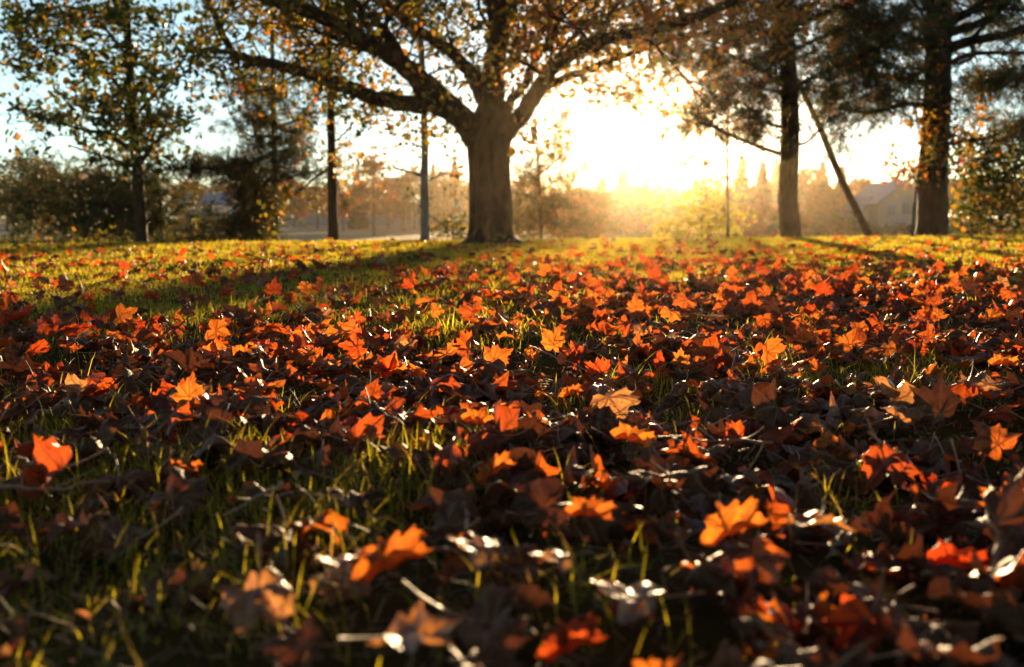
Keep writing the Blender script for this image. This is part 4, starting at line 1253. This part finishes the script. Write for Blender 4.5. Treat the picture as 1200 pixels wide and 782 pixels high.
for i, (px, top, Y, k, m, w) in enumerate(spec):
    refs = [(30, "at the left edge"), (110, "behind the dark shrub at the left"), (245, "behind the blue roofed house"), (323, "behind the bushy pine"), (391, "beside the slim dark trunk"), (440, "between the two slim trunks"),
            (498, "behind the slim grey trunk"), (540, "left of the big trunk"), (640, "right of the big trunk"), (700, "left below the sun"), (740, "straight below the sun"), (800, "behind the yellow shrub"), (880, "left of the tall pine"),
            (955, "between the tall pine and the leaning pole"), (1010, "above the foot of the leaning pole"), (1070, "behind the pale gabled house"), (1160, "behind the shrub at the right edge")]
    w_ = min(refs, key=lambda q: abs(q[0] - px))[1]
    sz = 'low ' if top > 225 else ''
    far_tree(px, top, Y, k, m, w, i % 3, NAMES[k], "%sfar %s %s %s" % (sz, CW[m.name], WORDS[k], w_))

# continuous far wood behind them
def distant_wood():
    r = np.random.default_rng(5); V = []; F = []; RN = []; b = 0
    for i in range(260):
        px = r.uniform(-250, 1450); Y = r.uniform(242, 285)
        x = ray(px, 250)[0] * Y; g = float(gz(x, Y)); H = at(px, 218 + r.uniform(-9, 10), Y).z - g
        P, f, rn = far_crown(['spruce', 'round', 'tall'][r.integers(3)], 3000 + i % 6)
        P = P[:360 * 6]; 
        f = f[(f < 360 * 6).all(1)]; rn = rn[:360 * 6]
        P = P * 1.0; P = P * np.array([H * 1.3, H * 1.3, H]) + np.array([x, Y, g])
        V.append(P); F.append(f + b); RN.append(rn); b += len(P)
    # scale leaf faces up a little by duplicating crowns lower down
    o = new_obj("distant_wood", build("distant_wood", np.concatenate(V), np.concatenate(F), [M_FAR_RUST], {"rnd": np.concatenate(RN)}, smooth=False))
    tag(o, "far brown wood closing off the field along the horizon", "wood", kind="stuff")
distant_wood()


# hedge and grass bank
def leaf_mass(name, label, cat, pts, mat, size, n, kind=None):
    r = np.random.default_rng(len(label)); C = []
    for _ in range(n):
        i = r.integers(len(pts) - 1); t = r.random(); a = np.array(pts[i]); b_ = np.array(pts[i + 1]); p = a + (b_ - a) * t
        hh = p[2] * (1 + 0.15 * math.sin(p[0] * 0.7) + 0.1 * math.sin(p[0] * 1.9)); 
        x, y = p[0], p[1] + r.normal(0, p[3] / 2)
        C.append((x, y, float(gz(x, y)) + hh * r.uniform(0, 1) ** 0.7))
    C = np.array(C); cen = C.mean(0)
    o = foliage(C, size, r, np.clip(r.beta(2, 2, n), 0, 1), (0, 0, 0), name, mat, None)
    tag(o, label, cat, kind=kind)
leaf_mass("hedge", "dark green hedge in front of the blue roofed house", "hedge", [(-56, 112, 2.3, 2.2), (-40, 112, 2.2, 2.2), (-26, 112, 2.3, 2.2)], M_FAR_GREEN, 0.45, 5000)
leaf_mass("hedge", "dark hedge at the foot of the pale gabled house", "hedge", [(27, 88, 1.6, 2.2), (33, 88, 1.5, 2.2), (42, 88, 1.7, 2.2)], M_FAR_GREEN, 0.4, 2200)
leaf_mass("low_brush", "low dark brush along the earth bank at the left", "brush", [(-16, 22.5, 0.16, 0.7), (-10, 22.6, 0.14, 0.7), (-5.5, 22.8, 0.06, 0.5)], M_LEAF_OLIVE, 0.07, 5000, "stuff")
leaf_mass("field_brush", "brown brush and weeds along the right far edge of the lawn", "brush", [(1.5, 27, 0.6, 1.6), (6, 28, 0.5, 1.6), (12, 28, 0.55, 1.6), (20, 28, 0.6, 1.6)], M_LEAF_OLIVE, 0.11, 5200, "stuff")


# ------------------------------------------------------------------ buildings
def boxv(x0, x1, y0, y1, z0, z1):
    v = [(x, y, z) for z in (z0, z1) for y in (y0, y1) for x in (x0, x1)]
    f = [(0, 2, 3, 1), (4, 5, 7, 6), (0, 1, 5, 4), (2, 6, 7, 3), (0, 4, 6, 2), (1, 3, 7, 5)]
    return v, f


def mesh_of(name, parts, mat, parent):
    V = []; F4 = []; F3 = []; b = 0
    for v, f in parts:
        V += list(v)
        for q in f: (F4 if len(q) == 4 else F3).append(tuple(i + b for i in q))
        b += len(v)
    fs = []
    if F4: fs.append(np.array(F4))
    if F3: fs.append(np.array(F3))
    return new_obj(name, build(name, V, fs, [mat], smooth=False), parent)


def plaster(name, c): 
    t = NT(name); g = t.n("TexCoord"); n = t.noise(1.2, 5, g.outputs["Object"])
    w = t.n("TexWave"); w.bands_direction = 'Z'; w.inputs["Scale"].default_value = 3.0; t.l(g.outputs["Object"], w.inputs[0])
    return t.finish(t.principled(t.mix(n, tuple(v * 0.8 for v in c), c), 0.8, t.bump(w.outputs[0], 0.4, 0.02), 0.3))


M_GLASS = simple("dark_window_glass", (0.03, 0.045, 0.06), 0.12, 2)
M_WHITE = simple("white_trim_paint", (0.75, 0.76, 0.76), 0.6, 3, 0.08)
M_BLUE = simple("blue_trim_paint", (0.16, 0.27, 0.42), 0.6, 3, 0.1)
M_ROOF = simple("blue_grey_roof", (0.06, 0.13, 0.21), 0.55, 1.5, 0.25)


def gabled(name, label, px0, px1, Yc, py_base, py_eave, py_ridge, deep, wallc, roofm, trim, front_gable, wins, chimney=None):
    x0, x1 = ray(px0, 250)[0] * Yc, ray(px1, 250)[0] * Yc
    ze, zr = at(600, py_eave, Yc).z, at(600, py_ridge, Yc).z
    cx = (x0 + x1) / 2; g = min(float(gz(x0, Yc)), float(gz(x1, Yc))) - 0.1
    e = empty(name, (cx, Yc, g)); tag(e, label, "house")
    w = (x1 - x0) / 2; h = ze - g; hr = zr - g
    wm = plaster(name + "_wall", wallc)
    if front_gable:
        v, f = boxv(-w, w, 0, deep, 0, h)
        gv = [(-w, 0, h), (w, 0, h), (0, 0, hr), (-w, deep, h), (w, deep, h), (0, deep, hr)]
        mesh_of("wall", [(v, [q for q in f if q != (4, 5, 7, 6)]), (gv, [(0, 1, 2), (4, 3, 5)])], wm, e)
        ov = 0.3; sl = (hr - h) / w
        rp = []
        for s in (-1, 1):
            a = [(s * (w + ov), -ov, h - ov * sl + 0.03), (0, -ov, hr + 0.03), (0, deep + ov, hr + 0.03), (s * (w + ov), deep + ov, h - ov * sl + 0.03)]
            bt = [(p[0], p[1], p[2] + 0.16) for p in a]
            rp.append((a + bt, [(0, 1, 2, 3), (7, 6, 5, 4), (0, 4, 5, 1), (1, 5, 6, 2), (2, 6, 7, 3), (3, 7, 4, 0)]))
        rf = mesh_of("roof", rp, roofm, e)
    else:
        v, f = boxv(-w, w, 0, deep, 0, h)
        gv = [(-w, 0, h), (-w, deep, h), (-w, deep / 2, hr), (w, 0, h), (w, deep, h), (w, deep / 2, hr)]
        mesh_of("wall", [(v, [q for q in f if q != (4, 5, 7, 6)]), (gv, [(1, 0, 2), (3, 4, 5)])], wm, e)
        ov = 0.3; sl = (hr - h) / (deep / 2); rp = []
        for s in (-1, 1):
            ya = deep / 2 + s * (deep / 2 + ov)
            a = [(-w - ov, ya, h - ov * sl + 0.03), (w + ov, ya, h - ov * sl + 0.03), (w + ov, deep / 2, hr + 0.03), (-w - ov, deep / 2, hr + 0.03)]
            bt = [(p[0], p[1], p[2] + 0.16) for p in a]
            rp.append((a + bt, [(0, 1, 2, 3), (7, 6, 5, 4), (0, 4, 5, 1), (1, 5, 6, 2), (2, 6, 7, 3), (3, 7, 4, 0)]))
        rf = mesh_of("roof", rp, roofm, e)
    if chimney:
        cx_, cz0, cz1, cw = chimney
        v, f = boxv(cx_ - cw, cx_ + cw, deep * 0.4, deep * 0.4 + 2 * cw, hr + cz0, hr + cz1)
        mesh_of("chimney", [(v, f)], simple(name + "_chimney", (0.25, 0.12, 0.09), 0.9, 5), rf)
    for (u, zc, ww, hh) in wins:
        X = u * w; Z = zc * h
        wn = mesh_of("window", [boxv(X - ww - .1, X + ww + .1, -0.06, -0.003, Z - hh - .1, Z - hh), boxv(X - ww - .1, X + ww + .1, -0.06, -0.003, Z + hh, Z + hh + .1),
                                boxv(X - ww - .1, X - ww, -0.058, -0.003, Z - hh, Z + hh), boxv(X + ww, X + ww + .1, -0.058, -0.003, Z - hh, Z + hh), boxv(X - .03, X + .03, -0.05, -0.023, Z - hh, Z + hh)], trim, e)
        mesh_of("pane", [boxv(X - ww, X + ww, -0.022, -0.004, Z - hh, Z + hh)], M_GLASS, wn)
    return e


gabled("house", "pale gabled house with blue window frames behind the foot of the leaning pole", 1030, 1088, 96, 278, 238, 214, 9, (0.27, 0.26, 0.21), M_ROOF, M_BLUE, True,
       [(0.15, 0.86, 0.55, 0.6), (-0.5, 0.80, 0.35, 0.5), (0.7, 0.35, 0.4, 0.5), (-0.1, 0.35, 0.5, 0.5)], chimney=(0.5, -0.6, 0.7, 0.28))
gabled("house", "low lean house wing with a blue grey roof left of the pale gabled house", 1008, 1031, 99, 278, 252, 232, 6, (0.36, 0.38, 0.38), M_ROOF, M_BLUE, True, [(0.2, 0.6, 0.3, 0.5)])
gabled("house", "long low house with a blue grey roof across the field at the left", 210, 284, 120, 262, 240, 227, 8, (0.45, 0.46, 0.46), M_ROOF, M_WHITE, False,
       [(-0.2, 0.6, 0.5, 0.4), (0.2, 0.6, 0.5, 0.4), (0.6, 0.6, 0.5, 0.4)])


def dormer():
    pass


def long_building():
    Y = 226; x0, x1 = ray(335, 250)[0] * Y, ray(556, 250)[0] * Y
    g = float(gz((x0 + x1) / 2, Y)) - 0.1; zt = at(450, 243, Y).z; cx = (x0 + x1) / 2; w = (x1 - x0) / 2; h = zt - g
    e = empty("long_barn", (cx, Y, g)); tag(e, "long low blue grey building with a pale roof edge across the field", "building")
    mesh_of("wall", [boxv(-w, w, 0, 8, 0, h)], plaster("blue_grey_cladding", (0.13, 0.17, 0.20)), e)
    mesh_of("roof", [boxv(-w - .3, w + .3, -0.4, 8.4, h + 0.003, h + 0.3)], simple("pale_roof_edge", (0.5, 0.52, 0.52), 0.6, 1), e)
    for k in range(6):
        X = -w + (k + 0.5) * 2 * w / 6
        d = mesh_of("door", [boxv(X - 1.1, X + 1.1, -0.06, -0.004, 0.1, h * 0.72)], simple("dark_grey_door", (0.13, 0.16, 0.18), 0.6, 1), e)
long_building()


def far_post():
    Y = 120; b = at(536, 268, Y); g = float(gz(b.x, Y)); e = empty("utility_post", (b.x, Y, g)); tag(e, "blue grey post standing in the field just left of the big trunk", "post")
    zt = at(536, 240, Y).z - g
    v, f = tube_arrays([(0, 0, -0.1), (0, 0, zt * 0.5), (0, 0, zt)], [0.24, 0.22, 0.2], 12); new_obj("pole", build("pole", v, f, [simple("post_paint", (0.22, 0.26, 0.30), 0.6, 3)]), e)
    mesh_of("cap", [boxv(-0.3, 0.3, -0.3, 0.3, zt, zt + 0.2)], M_BLUE, e)
far_post()


def shed():
    Y = 110; x0, x1 = ray(866, 250)[0] * Y, ray(897, 250)[0] * Y; cx = (x0 + x1) / 2; w = (x1 - x0) / 2
    g = float(gz(cx, Y)) - 0.1; h = at(880, 254, Y).z - g
    e = empty("shed", (cx, Y, g)); tag(e, "small pale shed left of the tall pine trunk across the field", "shed")
    mesh_of("wall", [boxv(-w, w, 0, 3, 0, h)], plaster("pale_shed_wall", (0.5, 0.47, 0.44)), e)
    a = [(-w - .2, -0.2, h + .01), (w + .2, -0.2, h + .01), (w + .2, 3.2, h + .5), (-w - .2, 3.2, h + .5)]; bt = [(p[0], p[1], p[2] + .12) for p in a]
    mesh_of("roof", [(a + bt, [(0, 3, 2, 1), (7, 4, 5, 6), (0, 1, 5, 4), (1, 2, 6, 5), (2, 3, 7, 6), (3, 0, 4, 7)])], simple("shed_roof", (0.25, 0.24, 0.24), 0.7, 2), e)
    mesh_of("door", [boxv(-0.5, 0.4, -0.05, -0.004, 0.1, h * 0.8)], simple("shed_door", (0.3, 0.28, 0.27), 0.7, 2), e)
shed()

# ------------------------------------------------------------------ render settings
scene.render.engine = 'CYCLES'
cy = scene.cycles
cy.use_denoising = True
try: cy.denoiser = 'OPENIMAGEDENOISE'
except Exception: pass
cy.max_bounces = 6; cy.diffuse_bounces = 3; cy.glossy_bounces = 2; cy.transmission_bounces = 3; cy.volume_bounces = 0
cy.caustics_reflective = False; cy.caustics_refractive = False
cy.sample_clamp_indirect = 4.0; cy.use_adaptive_sampling = True; cy.adaptive_threshold = 0.02
vs = scene.view_settings
vs.view_transform = 'Standard'; vs.look = 'None'; vs.exposure = 1.62; vs.gamma = 1.0; vs.use_curve_mapping = False
scene.display_settings.display_device = 'sRGB'
